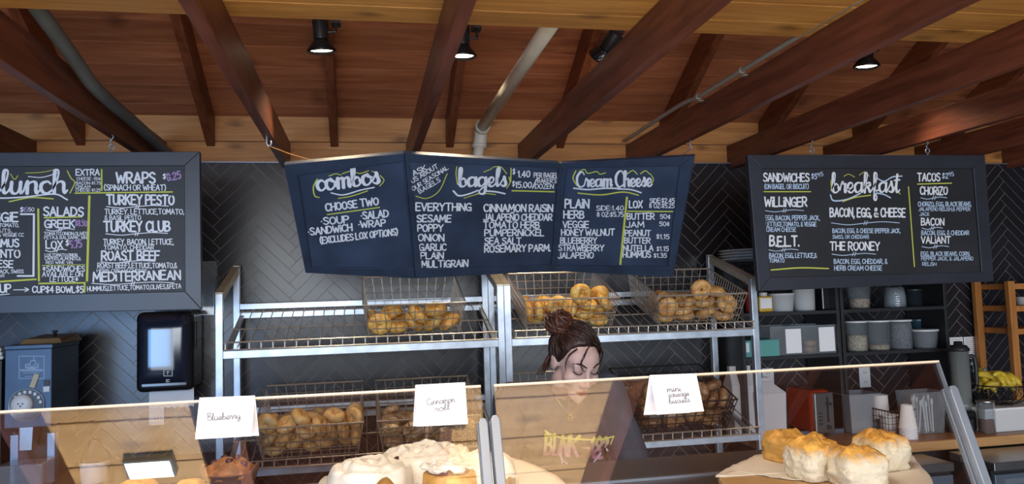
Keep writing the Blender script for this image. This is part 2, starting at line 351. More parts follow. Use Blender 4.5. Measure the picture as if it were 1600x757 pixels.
LOW = {
'a': (5.4, ['c4.4,4.2 2.8,5 .9,4 .5,2 1.4,.2 3,.5 4.3,2.5 4.6,4.8', 'c4.6,4.8 4.3,1.4 4.7,.2 5.4,1.2']),
'b': (4.9, ['c0,1.2 1.6,5 2.2,9 1.5,10 .9,8.5 .8,3 1.2,.5 2.6,0 4,1 4.1,3 3,4.4 1.6,3.8', 'c4.1,2.6 4.4,2 4.9,1.6']),
'c': (4.2, ['c3.8,4 2.8,5 1,4.2 .5,2.3 1.2,.5 2.6,0 4.2,1.2']), 'e': (4.2, ['c0,1.2 2.8,2.4 3.4,4 2.4,5 .9,4 .6,2 1.4,.3 2.8,0 4.2,1.2']),
'f': (3.8, ['c0,1.2 2.2,5 3,8.6 2.2,10 1.5,8.5 1.5,0 1.3,-3.2 2.2,-4 2.8,-2.4 2.0,.2 3.8,1.2']),
'g': (5.6, ['c4.4,4.2 2.8,5 .9,4 .5,2 1.4,.2 3,.6 4.3,2.6 4.6,4.8', 'c4.6,4.8 4.5,-1.5 3.6,-4 1.6,-4 1.2,-2.6 3,-.8 5.6,1.2']),
'h': (5.2, ['c0,1.2 1.6,5 2.4,9 1.7,10 1,8.5 .8,0', 'c.8,0 1.2,3.4 2.8,5 4,4.2 4,1.5 4.4,.2 5.2,1.2']), 'i': (2.6, ['c0,1.2 .7,3 1.2,5', 'c1.2,5 .9,1.4 1.5,.1 2.6,1.2', '1.4,7 1.4,7.5']),
'k': (5, ['c0,1.2 1.6,5 2.4,9 1.7,10 1,8.5 .8,0', 'c.8,1 1.8,4.2 3.4,5 3.8,3.6 1.6,2.6', 'c1.6,2.6 3,2 3.8,.2 5,1.2']), 'l': (2.8, ['c0,1.2 1.8,5 2.6,9 1.9,10 1.2,8.5 1,2 1.6,.1 2.8,1.2']),
'm': (7.4, ['c0,1.2 .8,4.4 1.3,5', '1.3,5 1.1,0', 'c1.1,0 1.6,3.8 3,5 3.7,4 3.6,0', 'c3.6,0 4.2,3.8 5.5,5 6.3,4 6.2,1.4 6.6,.1 7.4,1.2']),
'n': (5.2, ['c0,1.2 .8,4.4 1.3,5', '1.3,5 1.1,0', 'c1.1,0 1.6,3.8 3.2,5 4.1,4 4,1.4 4.4,.1 5.2,1.2']), 'o': (4.8, ['c2.8,5 .9,4.2 .5,2 1.4,.2 2.8,0 4.2,1.4 4.2,3.6 2.8,5 3.4,3.9 4.8,3.6']),
'r': (3.9, ['c0,1.2 1,4.8 1.6,5.4 1.9,4.4 3,4.3 3.1,4 2.8,1.2 3.1,.1 3.9,1.2']), 's': (3.8, ['c0,1.2 1.6,4 2.2,5.4 2.6,3.5 3.2,1.6 2.2,0 .8,.6', 'c2.4,0 3.2,.3 3.8,1.2']),
't': (3.2, ['c0,1.2 1.4,5 2,9', 'c2,9 1.3,3 1.5,.2 2.4,.1 3.2,1.2', '.2,6 3.4,6.3']), 'u': (5, ['c0,1.2 .6,3 1,4.8', 'c1,4.8 .8,1.5 1.6,0 3,.6 4,4.8', 'c4,4.8 3.8,1.4 4.2,.1 5,1.2']),
'y': (5, ['c0,1.2 .6,3 1,4.8', 'c1,4.8 .9,1.8 1.8,.4 3.2,1 4.2,4.8', 'c4.2,4.8 4.2,-1.5 3.2,-4 1.6,-3.6 2,-1.6 5,1.2']),
'C': (6.2, ['c6,8.2 5,10 2.8,9.5 .8,6.8 .7,2.8 2.4,0 4.6,.1 6.2,1.2']), 'B': (5.4, ['1,10 .8,0', 'c.2,9.2 3.8,10.4 4.4,7.8 1.2,5.4 5,4.4 4.6,.9 .6,0', 'c4.6,1 5,1 5.4,1.2']),
}
_cache = {}
def glyph(ch, table):
    key = (ch, id(table))
    if key not in _cache:
        w, ss = table[ch]; out = []
        for st in ss:
            cur = st[0] == 'c'; pts = [tuple(float(q) for q in p.split(',')) + (0,) for p in st.lstrip('c').split()]
            out.append([(v.x, v.y) for v in catmull(pts, 4)] if cur else [(p[0], p[1]) for p in pts])
        _cache[key] = (w, out)
    return _cache[key]
def layout(text, table, gap, space=3.2, jit=0.0):
    x = 0; L = []
    for ch in text:
        if ch == ' ': x += space; continue
        w, ss = glyph(ch, table)
        dy = random.uniform(-jit, jit) * 10; a = random.uniform(-jit, jit); k = 1 + random.uniform(-jit, jit) * .9
        for st in ss: L.append([(x + px + py * a, py * k + dy) for px, py in st])
        x += w + gap
    return L, max(x - gap, .1)
class Page:
    """a flat writing surface: origin, right, up, outward normal"""
    def __init__(s, o, n, up):
        s.o = Vector(o); s.dense = None; s.n = Vector(n).normalized(); u = Vector(up); s.ey = (u - s.n * u.dot(s.n)).normalized(); s.ex = s.ey.cross(s.n)
    def uv(s, px, py):
        p = onpl(px, py, s.o, s.n) - s.o; return Vector((p.dot(s.ex), p.dot(s.ey)))
    def at(s, uv, lift): return s.o + s.ex * uv[0] + s.ey * uv[1] + s.n * lift
def ribbon(mb, page, line, w, lift, brush=False):
    """one pen stroke: a mitred strip with rounded ends; a sharp corner starts a new strip a hair above the last"""
    P = [Vector((p[0], p[1])) for p in line]
    if page.dense: P = [a.lerp(b, k / 8) for a, b in zip(P, P[1:]) for k in range(8)] + [P[-1]]
    Q = [P[0]]
    for p in P[1:]:
        if (p - Q[-1]).length > w * .10: Q.append(p)
    if len(Q) == 1: Q.append(Q[0] + Vector((w * .05, 0)))
    runs = [[Q[0], Q[1]]]
    for p in Q[2:]:
        a, b = runs[-1][-2], runs[-1][-1]
        if (b - a).normalized().dot((p - b).normalized()) < .45: runs.append([b, p])
        else: runs[-1].append(p)
    for R in runs:
        lf = lift + random.uniform(0, .0005); n = len(R); L = []; N = []
        for i in range(n):
            d0 = (R[i] - R[i - 1]).normalized() if i else (R[1] - R[0]).normalized(); d1 = (R[i + 1] - R[i]).normalized() if i < n - 1 else d0
            d = (d0 + d1).normalized(); m = Vector((-d.y, d.x)); k = min(1.5, 1 / max(.5, d.dot(d1)))
            ww = w * (.60 + .62 * max(0, -d.y) + .15 * abs(d.x)) if brush else w
            L.append((R[i], m * ww / 2 * k, d * ww / 2))
        left = [c + m for c, m, d in L]; right = [c - m for c, m, d in L]
        vs = left + right; fs = [(i, n + i, n + i + 1, i + 1) for i in range(n - 1)]
        for (c, m, d), s, e0, e1 in ((L[0], -1, 0, n), (L[-1], 1, n - 1, 2 * n - 1)):
            k = len(vs); vs += [c + m * .72 + d * s * .70, c + d * s, c - m * .72 + d * s * .70]; f = (e0, k, k + 1, k + 2, e1); fs.append(f if s < 0 else f[::-1])
        mb.add([page.at(v, lf) for v in vs], fs)
def write(mb, page, text, p0, p1, hpx, w=.15, table=CAPS, gap=1.6, lift=.0016, jit=.03, brush=False, space=3.2):
    """a line of lettering from pixel p0 to p1 along its baseline, hpx tall"""
    a = page.uv(*p0); b = page.uv(*p1); d = b - a; ln = d.length; d.normalize()
    fx, fy = p1[0] - p0[0], p1[1] - p0[1]; fl = math.hypot(fx, fy)
    m = page.uv(p0[0] + fy / fl * hpx, p0[1] - fx / fl * hpx) - a; h = m.length; m.normalize()
    L, tw = layout(text, table, gap, space, jit)
    sx = ln / tw; sy = h / 10
    for st in L: ribbon(mb, page, [a + d * (x * sx) + m * (y * sy) for x, y in st], w * h, lift, brush)
def swash(mb, page, pts, wpx, lift=.0012, curve=True):
    U = [page.uv(*p) for p in pts]
    w = wpx * (U[1] - U[0]).length / max(1e-6, math.hypot(pts[1][0] - pts[0][0], pts[1][1] - pts[0][1]))
    if curve and len(U) > 2: U = [Vector((v.x, v.y)) for v in catmull([(u.x, u.y, 0) for u in U], 6)]
    ribbon(mb, page, U, w, lift)
def accents(page, T, k, rows, mat, parent, name='accent_line'):
    for w, pts in rows:
        mb = MB(); swash(mb, page, [T(*p) for p in pts], w / k); mb.build(name, mat, parent)
def squiggle(mb, page, x0, x1, y0, y1, amp, wpx):
    """the wavy underline with two ticks"""
    n = 5; pts = []; top = mb; mb = MB(); mb.nm = 'underline'; top.lines.append(mb)
    for i in range(n):
        t = i / (n - 1); pts.append((x0 + (x1 - x0) * t, y0 + (y1 - y0) * t + amp * (0, 1, 0.1, -.6, 0)[i]))
    swash(mb, page, pts, wpx)
    xm = x0 + (x1 - x0) * .5; ym = (y0 + y1) / 2
    for k in (-1.5, 2): swash(mb, page, [(xm + k + 1, ym - 3), (xm + k - 1, ym + 3)], wpx, curve=False)
# ---------------------------------------------------------------- the room
def clip(poly, x0, x1, z0, z1):
    for ax, lim, sg in ((0, x0, 1), (0, x1, -1), (1, z0, 1), (1, z1, -1)):
        out = []
        for i in range(len(poly)):
            p, q = poly[i], poly[(i + 1) % len(poly)]
            a, b = (p[ax] - lim) * sg, (q[ax] - lim) * sg
            if a >= 0: out.append(p)
            if a * b < 0:
                t = a / (a - b); out.append((p[0] + (q[0] - p[0]) * t, p[1] + (q[1] - p[1]) * t))
        poly = out
        if len(poly) < 3: return []
    return poly
WX0, WX1, TILE_TOP = -3.2, 5.2, 2.305
mb = MB(); mb.box((WX0, 4.0002, 0), (WX1, 4.13, TILE_TOP), mi=1)
w_, n_ = .0515, 5; g_ = .0016; c45 = math.sqrt(.5)
for i in range(-90, 120):
    for j in range(-70, 110):
        t = (i - j) % (2 * n_)
        if t == 0: rect = (i, j, i + n_, j + 1)
        elif t == 2 * n_ - 1: rect = (i, j, i + 1, j + n_)
        else: continue
        a0, b0, a1, b1 = rect
        q = [(a0 * w_ + g_, b0 * w_ + g_), (a1 * w_ - g_, b0 * w_ + g_), (a1 * w_ - g_, b1 * w_ - g_), (a0 * w_ + g_, b1 * w_ - g_)]
        P = [(c45 * (x - y) + .03, c45 * (x + y) + .2) for x, y in q]
        P = clip(P, WX0, WX1, .7, TILE_TOP)
        if len(P) < 3: continue
        tx, tz = random.uniform(-.006, .006), random.uniform(-.006, .006)
        cx_ = sum(p[0] for p in P) / len(P); cz_ = sum(p[1] for p in P) / len(P); m = len(P)
        ft = [(x, 3.9982 + (x - cx_) * tx + (z - cz_) * tz, z) for x, z in P]; bk = [(x, 4.0003, z) for x, z in P]
        mb.add(ft + bk, [tuple(range(m))] + [(k, k + m, (k + 1) % m + m, (k + 1) % m) for k in range(m)])
struct(mb.build('wall_back', [M['tile'], M['grout']]))
struct(MB().box((WX0, 4.03, 2.424), (WX1, 4.07, 2.56)).build('trim_1', M['fir'], bevel=.003))
struct(MB().box((WX0, 4.03, 2.311), (WX1, 4.065, 2.420)).build('trim_2', M['fir'], bevel=.003))
struct(MB().box((WX0, 3.99, 2.306), (WX1, 4.03, 2.312)).build('trim_3', M['alu']))
struct(MB().box((WX0, -3.2, -.1), (WX1, 4.13, 0)).build('floor', M['floor']))
struct(MB().box((WX0 - .1, -3.2, 0), (WX0, 4.13, 4.0)).build('wall_left', M['plaster']))
struct(MB().box((WX1, -3.2, 0), (WX1 + .1, 4.13, 4.0)).build('wall_right', M['plaster']))
SL = .53                                        # pitch of the roof
mb = MB(); run = .118
for k in range(36):
    y1 = 4.05 - k * run + .02; y0 = y1 - run + .0035
    zb = lambda y: 2.552 + SL * (4.03 - y)
    mb.hexa([(WX0, y0, zb(y0)), (WX1, y0, zb(y0)), (WX1, y1, zb(y1)), (WX0, y1, zb(y1))], [(WX0, y0, zb(y0) + .025), (WX1, y0, zb(y0) + .025), (WX1, y1, zb(y1) + .025), (WX0, y1, zb(y1) + .025)])
ye = 4.07 - 36 * run; mb.hexa([(WX0, ye, zb(ye) + .0255), (WX1, ye, zb(ye) + .0255), (WX1, 4.07, zb(4.07) + .0255), (WX0, 4.07, zb(4.07) + .0255)], [(WX0, ye, zb(ye) + .04), (WX1, ye, zb(ye) + .04), (WX1, 4.07, zb(4.07) + .04), (WX0, 4.07, zb(4.07) + .04)])
struct(mb.build('ceiling', M['deck']))
mb = MB(); yr = 4.07 - 36 * run; zr = 2.552 + SL * (4.03 - yr)
for k in range(30):
    y1 = yr - k * run; y0 = y1 - run + .0035; zb = lambda y: zr - SL * (yr - y)
    mb.hexa([(WX0, y0, zb(y0)), (WX1, y0, zb(y0)), (WX1, y1, zb(y1)), (WX0, y1, zb(y1))], [(WX0, y0, zb(y0) + .025), (WX1, y0, zb(y0) + .025), (WX1, y1, zb(y1) + .025), (WX0, y1, zb(y1) + .025)])
struct(mb.build('ceiling', M['deck']))
mb = MB()
for y0, y1 in ((2.120, 2.237), (1.978, 2.117), (1.86, 1.975)): mb.box((WX0, y0, 2.417), (WX1, y1, 2.442))
mb.box((WX0, 1.87, 2.4425), (WX1, 2.23, 2.455))
struct(mb.build('ceiling', M['loft'], bevel=.002))
for x0, x1 in ((-.992 + .019, -.54), (.2275 + .019, .829 + .019)):      # pale boards over two of the bays, above the customers
    mb = MB(); y = 1.857
    while y > -3.0: mb.box((x0, y - .232, 2.417), (x1, y, 2.440)); y -= .24
    struct(mb.build('ceiling', M['newboard'], bevel=.002))

# joists running from the wall towards the counter, rafters above them, each a timber of its own
JX = [(-2.19, 'leftmost dark red ceiling joist, mostly beyond the edge of the picture'), (-1.582, 'dark red ceiling joist whose end shows in the upper left corner'),
      (-.992, 'dark red ceiling joist with the grey conduit running along its side'), (-.398, 'dark red ceiling joist that carries the hook and cord of the combos board'),
      (.2275, 'dark red ceiling joist just left of the white pipe'), (.829, 'dark red ceiling joist just right of the white pipe'),
      (1.443, 'dark red ceiling joist with the thin bare conduit clipped along its top'), (2.05, 'dark red ceiling joist carrying the left hook of the breakfast board'),
      (2.66, 'dark red ceiling joist carrying the right hook of the breakfast board'), (3.27, 'dark red ceiling joist over the right end of the breakfast board'),
      (3.88, 'rightmost dark red ceiling joist in the upper right corner')]
for x, lab in JX:
    tag(MB().box((x, -3.0, 2.278), (x + .038, 4.029, 2.415)).build('ceiling_joist', M['joist'], bevel=.003), lab, 'beam', 'joists of the ceiling')
RX = [(-1.967, 'short roof rafter at the far left, behind the leftmost joists'), (-1.369, 'short roof rafter seen behind the joist with the grey conduit'), (-.767, 'short roof rafter between the grey conduit and the combos board hook'),
      (-.16, 'short roof rafter carrying the spotlight over the combos board'), (.44, 'short roof rafter just left of the white pipe'), (1.047, 'short roof rafter behind the joist right of the white pipe'),
      (1.65, 'short roof rafter behind the joist with the thin bare conduit'), (2.255, 'short roof rafter seen above the left hook of the breakfast board'), (2.86, 'short roof rafter right of the spotlight over the breakfast board'), (3.46, 'short roof rafter in the upper right corner')]
for x, lab in RX:
    zb = lambda y: 2.395 + SL * (4.03 - y)
    zt = lambda y: 2.5505 + SL * (4.03 - y)
    tag(MB().hexa([(x, 2.0, zb(2.0)), (x + .040, 2.0, zb(2.0)), (x + .040, 4.029, zb(4.029)), (x, 4.029, zb(4.029))], [(x, 2.0, zt(2.0)), (x + .040, 2.0, zt(2.0)), (x + .040, 4.029, zt(4.029)), (x, 4.029, zt(4.029))]).build('roof_rafter', M['rafter'], bevel=.002), lab, 'beam', 'rafters of the roof')

# pipes
pa = atY(752, 201, 3.93); pb = atY(857, 43, 2.42); d = (pa - pb).normalized(); pb2 = pb - d * .8
t = thing('drain_pipe', 'white plastic pipe crossing under the red roof boards and turning down the wall', 'pipe', (pa.x, pa.y, 2.32))
MB().tube([pb2, pa + d * .0], .0285, 16).build('pipe', M['pvc'], t, True)
el = catmull([pa - d * .05, pa + d * .015, pa + Vector((-.004, .01, -.045)), pa + Vector((-.012, .012, -.10))], 5)
MB().tube(el, .036, 16).tube([pa - d * .055, pa - d * .035], .039, 16).tube([el[-1], el[-1] + Vector((0, 0, .02))], .039, 16).build('elbow', M['pvc'], t, True)
MB().tube([el[-1], Vector((el[-1].x - .012, el[-1].y, 2.32))], .0285, 16).build('pipe', M['pvc'], t, True)
P = [atX(x, y, -.925) for x, y in ((50, 2), (100, 72), (150, 140))]
pw = atX(254, 236, -.925); P.append(P[-1].lerp(pw, .55) + Vector((0, 0, .006))); P.append(Vector((-.925, 4.02, pw.z)))
P = [Vector((-.922, p.y, p.z)) for p in P]
P[0] = P[1] + (P[1] - P[2]).normalized() * 1.2
tag(MB().tube(catmull(P, 5), .024, 12).build('conduit', M['conduit'], smooth=True), 'thick grey conduit running along the side of a joist, upper left', 'pipe')
t = thing('conduit', 'thin bare metal conduit clipped along the top of a joist, upper right', 'pipe', (1.42, 3.3, 2.42))
P = [atX(x, y, 1.428) for x, y in ((1238, 64), (1160, 111), (1092, 152), (1062, 166))]
P = [Vector((1.422, p.y, max(p.z, 2.40))) for p in P]; P.append(Vector((1.422, 3.98, 2.43)))
P[0] = P[0] + Vector((0, -.5, 0))
MB().tube(catmull(P, 5), .010, 8).build('pipe', M['conduit2'], t, True)
for q in (P[1], P[2]): MB().tube([q + Vector((0, -.012, 0)), q + Vector((0, .012, 0))], .0135, 8).box((q.x, q.y - .012, q.z - .02), (1.4429, q.y + .012, q.z - .016)).build('clip', M['conduit2'], t)

# spotlights
def spot(px, py, lab, tilt, side, aim):
    """black bell spotlight on an arm screwed to the underside of a rafter"""
    Y = 3.28; tip = atY(px, py, Y)
    t = thing('spotlight', lab, 'light', tip, 'spotlights under the roof')
    R_ = Matrix.Translation(tip) @ Euler(tilt).to_matrix().to_4x4()
    L_ = lambda mb, prof, n=24: mb.lathe(prof, (0, 0, 0), n, R_)
    L_(MB(), [(.060, .0), (.062, .002), (.062, .010), (.036, .046), (.029, .055), (.029, .058), (.056, .004), (.060, 0)]).build('shade', M['blackgloss'], t, True)
    body = MB(); L_(body, [(0, .05), (.030, .05), (.031, .06), (.031, .135), (.027, .142), (0, .142)])
    for k in range(9): 
        a = 2 * math.pi * k / 9; body.tube([R_ @ Vector((.0315 * math.cos(a), .0315 * math.sin(a), .062)), R_ @ Vector((.0315 * math.cos(a), .0315 * math.sin(a), .13))], .002, 4)
    body.build('socket', M['black'], t, True)
    L_(MB(), [(0, .016), (.042, .014), (.048, .010), (.049, .012), (.030, .05), (0, .05)]).build('bulb', M['lamp'], t, True)
    zr = 2.395 + SL * (4.03 - Y) - .001
    a0 = R_ @ Vector((.032 * side, 0, .085)); a1 = a0 + Vector((.032 * side, 0, .002)); top = Vector((a1.x, Y + .004, zr))
    MB().tube([a0, a1, a1 + Vector((0, 0, .03)), Vector((top.x, top.y, top.z - .012))], .007, 8).box((top.x - .02, Y - .03, zr - .016), (top.x + .02, Y + .03, zr)).build('bracket', M['black'], t)
    l = bpy.data.lights.new('spot_beam', 'SPOT'); l.energy = 29; l.spot_size = math.radians(80); l.spot_blend = .6; l.color = (1, .80, .55); l.shadow_soft_size = .04
    o = bpy.data.objects.new('spot_beam', l); COL.objects.link(o); o.location = R_ @ Vector((0, 0, -.012))
    o.rotation_euler = Vector(aim).to_track_quat('-Z', 'Y').to_euler()
spot(503, 82, 'black bell spotlight above the combos board', (.13, -.05, 0), 1, (0, -.45, -1))
spot(723, 90, 'black bell spotlight between a joist and the white pipe', (.07, .0, 0), 1, (0, -.45, -1))
spot(938, 92, 'black bell spotlight half hidden behind the joist right of the white pipe', (.75, .5, 0), 1, (-.5, .35, -1))
spot(1354, 106, 'black bell spotlight at right, above the breakfast board', (.07, .02, 0), 1, (0, -.45, -1))

# fill panel added over the pastries, and a small square lamp in the left bay
def panel(x, y, sx, sy, z, power, lab):
    t = thing('lamp_or_fill_panel', lab, 'light', (x, y, z)); mb = MB()
    for a, b in (((x - sx, y - sy), (x + sx, y - sy + .012)), ((x - sx, y + sy - .012), (x + sx, y + sy)), ((x - sx, y - sy + .012), (x - sx + .012, y + sy - .012)), ((x + sx - .012, y - sy + .012), (x + sx, y + sy - .012))): mb.box((*a, z), (*b, z + .03))
    mb.build('frame', M['alu'], t); MB().box((x - sx + .0125, y - sy + .0125, z + .006), (x + sx - .0125, y + sy - .0125, z + .028)).build('diffuser', M['panel'], t)
    l = bpy.data.lights.new('panel_light', 'AREA'); l.shape = 'RECTANGLE'; l.size = sx * 1.8; l.size_y = sy * 1.8; l.energy = power; l.color = (1, .90, .76)
    o = bpy.data.objects.new('panel_light', l); COL.objects.link(o); o.location = (x, y, z - .003)
M['panel'] = plain('lamp_diffuser', (1, .95, .85), .4, emit=((1, .92, .8), 1.3))
panel(-.08, .55, .22, .42, 2.385, 13, 'added flat fill light between two joists above the pastry counter')
panel(-.70, -.53, .075, .05, 2.386, 1.0, 'small flat ceiling lamp on the pale boards above the left of the counter')
# ---------------------------------------------------------------- blackboards
def quad_frame(mb, outer, inner, n, depth):
    """four mitred bars between an outer and an inner outline, standing depth behind the front"""
    n = Vector(n)
    for i in range(4):
        k = (i + 1) % 4; f = [outer[i], outer[k], inner[k], inner[i]]
        mb.add([Vector(p) for p in f] + [Vector(p) - n * depth for p in f], [(0, 1, 2, 3), (7, 6, 5, 4), (0, 4, 5, 1), (1, 5, 6, 2), (2, 6, 7, 3), (3, 7, 4, 0)])
def T5(x, y): return (x / 2.703, 220 + y / 2.703)
def T6(x, y): return (430 + x / 2.912, 220 + y / 2.912)
def T7(x, y): return (740 + x / 2.911, 220 + y / 2.911)
def T8(x, y): return (1150 + x / 2.704, 200 + y / 2.704)
def lines(mb, page, T, k, rows):
    for r in rows:
        text, x0, x1, y0, h = r[:5]; y1 = r[5] if len(r) > 5 else y0; w = r[6] if len(r) > 6 else None
        e = MB(); write(e, page, text, T(x0, y0), T(x1, y1), h / k, w if w else (.185 if h > 24 else .165)); mb.lines.append(e)
def swashes(mb, page, T, k, rows):
    for w, pts in rows:
        e = MB(); e.nm = 'pen_stroke'; swash(e, page, [T(*p) for p in pts], w / k); mb.lines.append(e)
def rect_board(name, label, corners, inner, mats, Y, hang):
    n = Vector((0, -1, 0)); o = [atY(x, y, Y) for x, y in corners]; q = [atY(x, y, Y) for x, y in inner]
    ctr = sum(o, Vector()) / 4
    t = thing(name, label, 'menu board', (ctr.x, Y, min(p.z for p in o)))
    mb = MB(); quad_frame(mb, o, q, n, .030); mb.build('frame', mats[0], t, bevel=.002, fix=True)
    MB().prism([p + Vector((0, .010, 0)) for p in [q[i] + (q[i] - ctr) * .012 for i in range(4)]], (0, .014, 0)).build('slate', mats[1], t, fix=True)
    return t, Page(q[0] + Vector((0, .010, 0)), n, (0, 0, 1))

YB = 3.2
# lunch (its left part runs out of the picture)
t, pg = rect_board('menu_board', 'black framed chalkboard headed lunch, hanging at the far left', [(-330, 240), (312, 237), (315, 484), (-330, 497)], [(-304, 262), (288, 259), (289, 456), (-304, 469)], (M['frame'], M['slate']), YB, None)
mb = MB(); mb.nm = None
write(mb, pg, 'lunch', T5(2, 224), T5(285, 222), 100 / 2.703, .115, LOW, 0, brush=True, jit=0)
lines(mb, pg, T5, 2.703, [('EXTRA', 322, 420, 147, 25), ('WRAPS', 492, 655, 180, 44), ('TURKEY PESTO', 452, 735, 270, 40), ('TURKEY CLUB', 440, 718, 383, 42), ('ROAST BEEF', 430, 673, 505, 38), ('MEDiTERRANEAN', 395, 762, 596, 38, 586),
  ('VEGGiE', -95, 76, 342, 38), ('SALADS', 185, 352, 318, 37), ('GREEK', 190, 315, 368, 32), ('LOX', 196, 265, 456, 32), ('HUMMUS', -75, 80, 449, 32), ('PiMENTO', -85, 85, 494, 32), ('CHEESE', -80, 55, 536, 30), ('SOUP', -50, 46, 641, 34)])
mb.build('heading_lettering', M['chalk'], t)
mb = MB()
lines(mb, pg, T5, 2.703, [('CHEESE -50\u00a2', 325, 425, 167, 12), ('BACON-$1.75', 322, 425, 185, 12), ('CREAM', 320, 382, 201, 12), ('CHEESE-$1.25', 320, 425, 215, 12), ('(SPiNACH OR WHEAT)', 441, 700, 210, 23), ('TURKEY, LETTUCE,TOMATO,', 443, 777, 311, 22), ('& BASiL PESTO', 443, 595, 335, 18),
  ('TURKEY, BACON, LETTUCE,', 437, 733, 439, 23), ('TOMATO, CHEDDAR', 440, 650, 461, 18), ('ROAST BEEF,LETTUCE,TOMATO,&', 413, 748, 538, 21), ('HERB CREAM CHEESE', 410, 622, 556, 13), ('HUMMUS,LETTUCE,TOMATO,OLiVES,&FETA', 370, 765, 636, 19, 624),
  ('$', 85, 100, 302, 20), ('50', 121, 145, 299, 16), ('LETTUCE,TOMATO,', -90, 80, 365, 15), ('SPROUTS,', -60, 50, 387, 14), ('& VEGGiE CC', -5, 101, 405, 14), ('PEPPERJACK, SWiSS', -80, 100, 560, 15), ('OR CHEDDAR', -110, 19, 577, 13),
  ('TOMATO,ONiON,OLiVES', 187, 370, 400, 14), ('FETA,& BALSAMiC ViN.', 188, 370, 416, 13), ('$', 278, 292, 444, 24), ('LOX,TOMATO,ONiON,', 190, 330, 490, 13), ('CAPERS,ALMONDS,&', 190, 342, 505, 13), ('RED WiNE ViN.', 195, 310, 521, 12), ('*SANDWiCHES', 182, 358, 552, 22), ('AVAiLABLE ON', 180, 350, 575, 20), ('LETTUCE*', 212, 330, 596, 20), ('CUP$4 BOWL$5', 138, 352, 642, 26), ('$', 688, 702, 162, 22)])
for x0, x1, y in ((450, 712, 279), (447, 708, 394), (425, 655, 512), (388, 735, 603), (195, 315, 377), (192, 282, 464)): squiggle(mb, pg, T5(x0, 0)[0], T5(x1, 0)[0], T5(0, y)[1], T5(0, y - 2)[1], 2.2, 1.4)
swashes(mb, pg, T5, 2.703, [(7, [(-60, 232), (0, 243), (110, 238), (230, 226), (285, 250)]), (4, [(120, 152), (180, 155), (245, 136)]), (8, [(88, 311), (144, 311)]), (8, [(144, 311), (142, 572)]), (8, [(142, 572), (75, 572)]), (4, [(58, 631), (120, 630)]), (4, [(106, 622), (121, 630), (106, 638)]), (4, [(-40, 652), (0, 652), (40, 648)])])
mb.build('item_lettering', M['chalk'], t)
for r_ in (('8.25', 708, 765, 170, 30, 160), ('6', 102, 118, 302, 22), ('$8.50', 319, 368, 361, 24), ('9.75', 298, 346, 455, 30, 450)):
    mb = MB(); lines(mb, pg, T5, 2.703, [r_]); mb.build('price', M['purple'], t)
accents(pg, T5, 2.703, [(6, [(40, 258), (130, 241), (225, 246)]), (3, [(44, 140), (62, 164), (76, 148)]), (3, [(108, 137), (175, 134), (240, 121)]), (4, [(296, 222), (316, 178), (300, 158), (285, 128)]), (6, [(430, 122), (430, 210)]), (6, [(318, 222), (728, 217)]), (8, [(162, 290), (165, 592)]), (8, [(-90, 602), (152, 586)]), (7, [(165, 604), (360, 601)]), (7, [(358, 601), (357, 640)]), (6, [(188, 326), (347, 322)]), (3, [(178, 528), (360, 524)]), (9, [(378, 235), (368, 592)])], M['lime'], t)

# breakfast
t, pg = rect_board('menu_board', 'black framed chalkboard headed breakfast, hanging at right on two hooks', [(1168.5, 242), (1539, 242.5), (1553, 440), (1186, 455.5)], [(1191, 263), (1521, 263), (1534, 425), (1203, 434)], (M['frame'], M['slate']), YB, None)
mb = MB()
write(mb, pg, 'breakfast', T8(402, 274), T8(690, 272), 84 / 2.704, .105, LOW, 0, brush=True, jit=0)
lines(mb, pg, T8, 2.704, [('SANDWiCHES', 115, 308, 227, 34), ('WiLLiNGER', 120, 298, 332, 38), ('B.E.L.T.', 142, 265, 500, 42), ('BACON, EGG, & CHEESE', 397, 713, 376, 36), ('THE ROONEY', 397, 605, 517, 34), ('TACOS', 766, 860, 225, 33), ('CHORiZO', 778, 892, 282, 32), ('BACON', 782, 877, 412, 29), ('VALiANT', 782, 905, 488, 28)])
mb.build('heading_lettering', M['chalk'], t)
mb = MB()
lines(mb, pg, T8, 2.704, [('$5', 318, 340, 216, 22), ('95', 344, 368, 208, 16, 203), ('(ON BAGEL OR BiSCUiT)', 120, 305, 258, 20), ('EGG, BACON, PEPPER JACK,', 123, 352, 390, 19), ('LETTUCE,TOMATO, & VEGGiE', 125, 338, 416, 18), ('CREAM CHEESE', 128, 252, 439, 17), ('BACON, EGG, LETTUCE,&', 140, 340, 549, 19), ('TOMATO', 140, 203, 569, 16),
  ('BACON, EGG, & CHEESE (PEPPER JACK,', 407, 693, 444, 18), ('SWiSS, OR CHEDDAR)', 407, 560, 468, 15), ('BACON, EGG, CHEDDAR, &', 413, 638, 574, 19), ('HERB CREAM CHEESE', 415, 615, 602, 19), ('$2', 870, 895, 214, 22), ('95', 898, 920, 206, 16, 202),
  ('CHORiZO, EGG, BLACK BEANS,', 768, 993, 331, 18), ('JALAPE\u00d1O RELiSH,& PEPPER', 770, 988, 351, 15), ('JACK', 775, 815, 372, 14), ('BACON, EGG, & CHEDDAR', 783, 983, 453, 18), ('EGG, BLACK BEANS, CORN,', 780, 987, 541, 17), ('PEPPER JACK, & JALAPE\u00d1O', 782, 1000, 560, 15), ('RELiSH', 787, 845, 583, 14)])
for x0, x1, y in ((122, 285, 350), (138, 262, 516), (402, 690, 402), (405, 590, 534), (780, 890, 296), (785, 872, 424), (785, 898, 502)): squiggle(mb, pg, T8(x0, 0)[0], T8(x1, 0)[0], T8(0, y)[1], T8(0, y)[1], 3.0 if x1 - x0 > 200 else 2.0, 1.0)
swashes(mb, pg, T8, 2.704, [(6, [(398, 284), (412, 308), (470, 302), (525, 277)]), (5, [(594, 276), (625, 282), (652, 296)]), (5, [(592, 212), (625, 226), (660, 208), (700, 204)])])
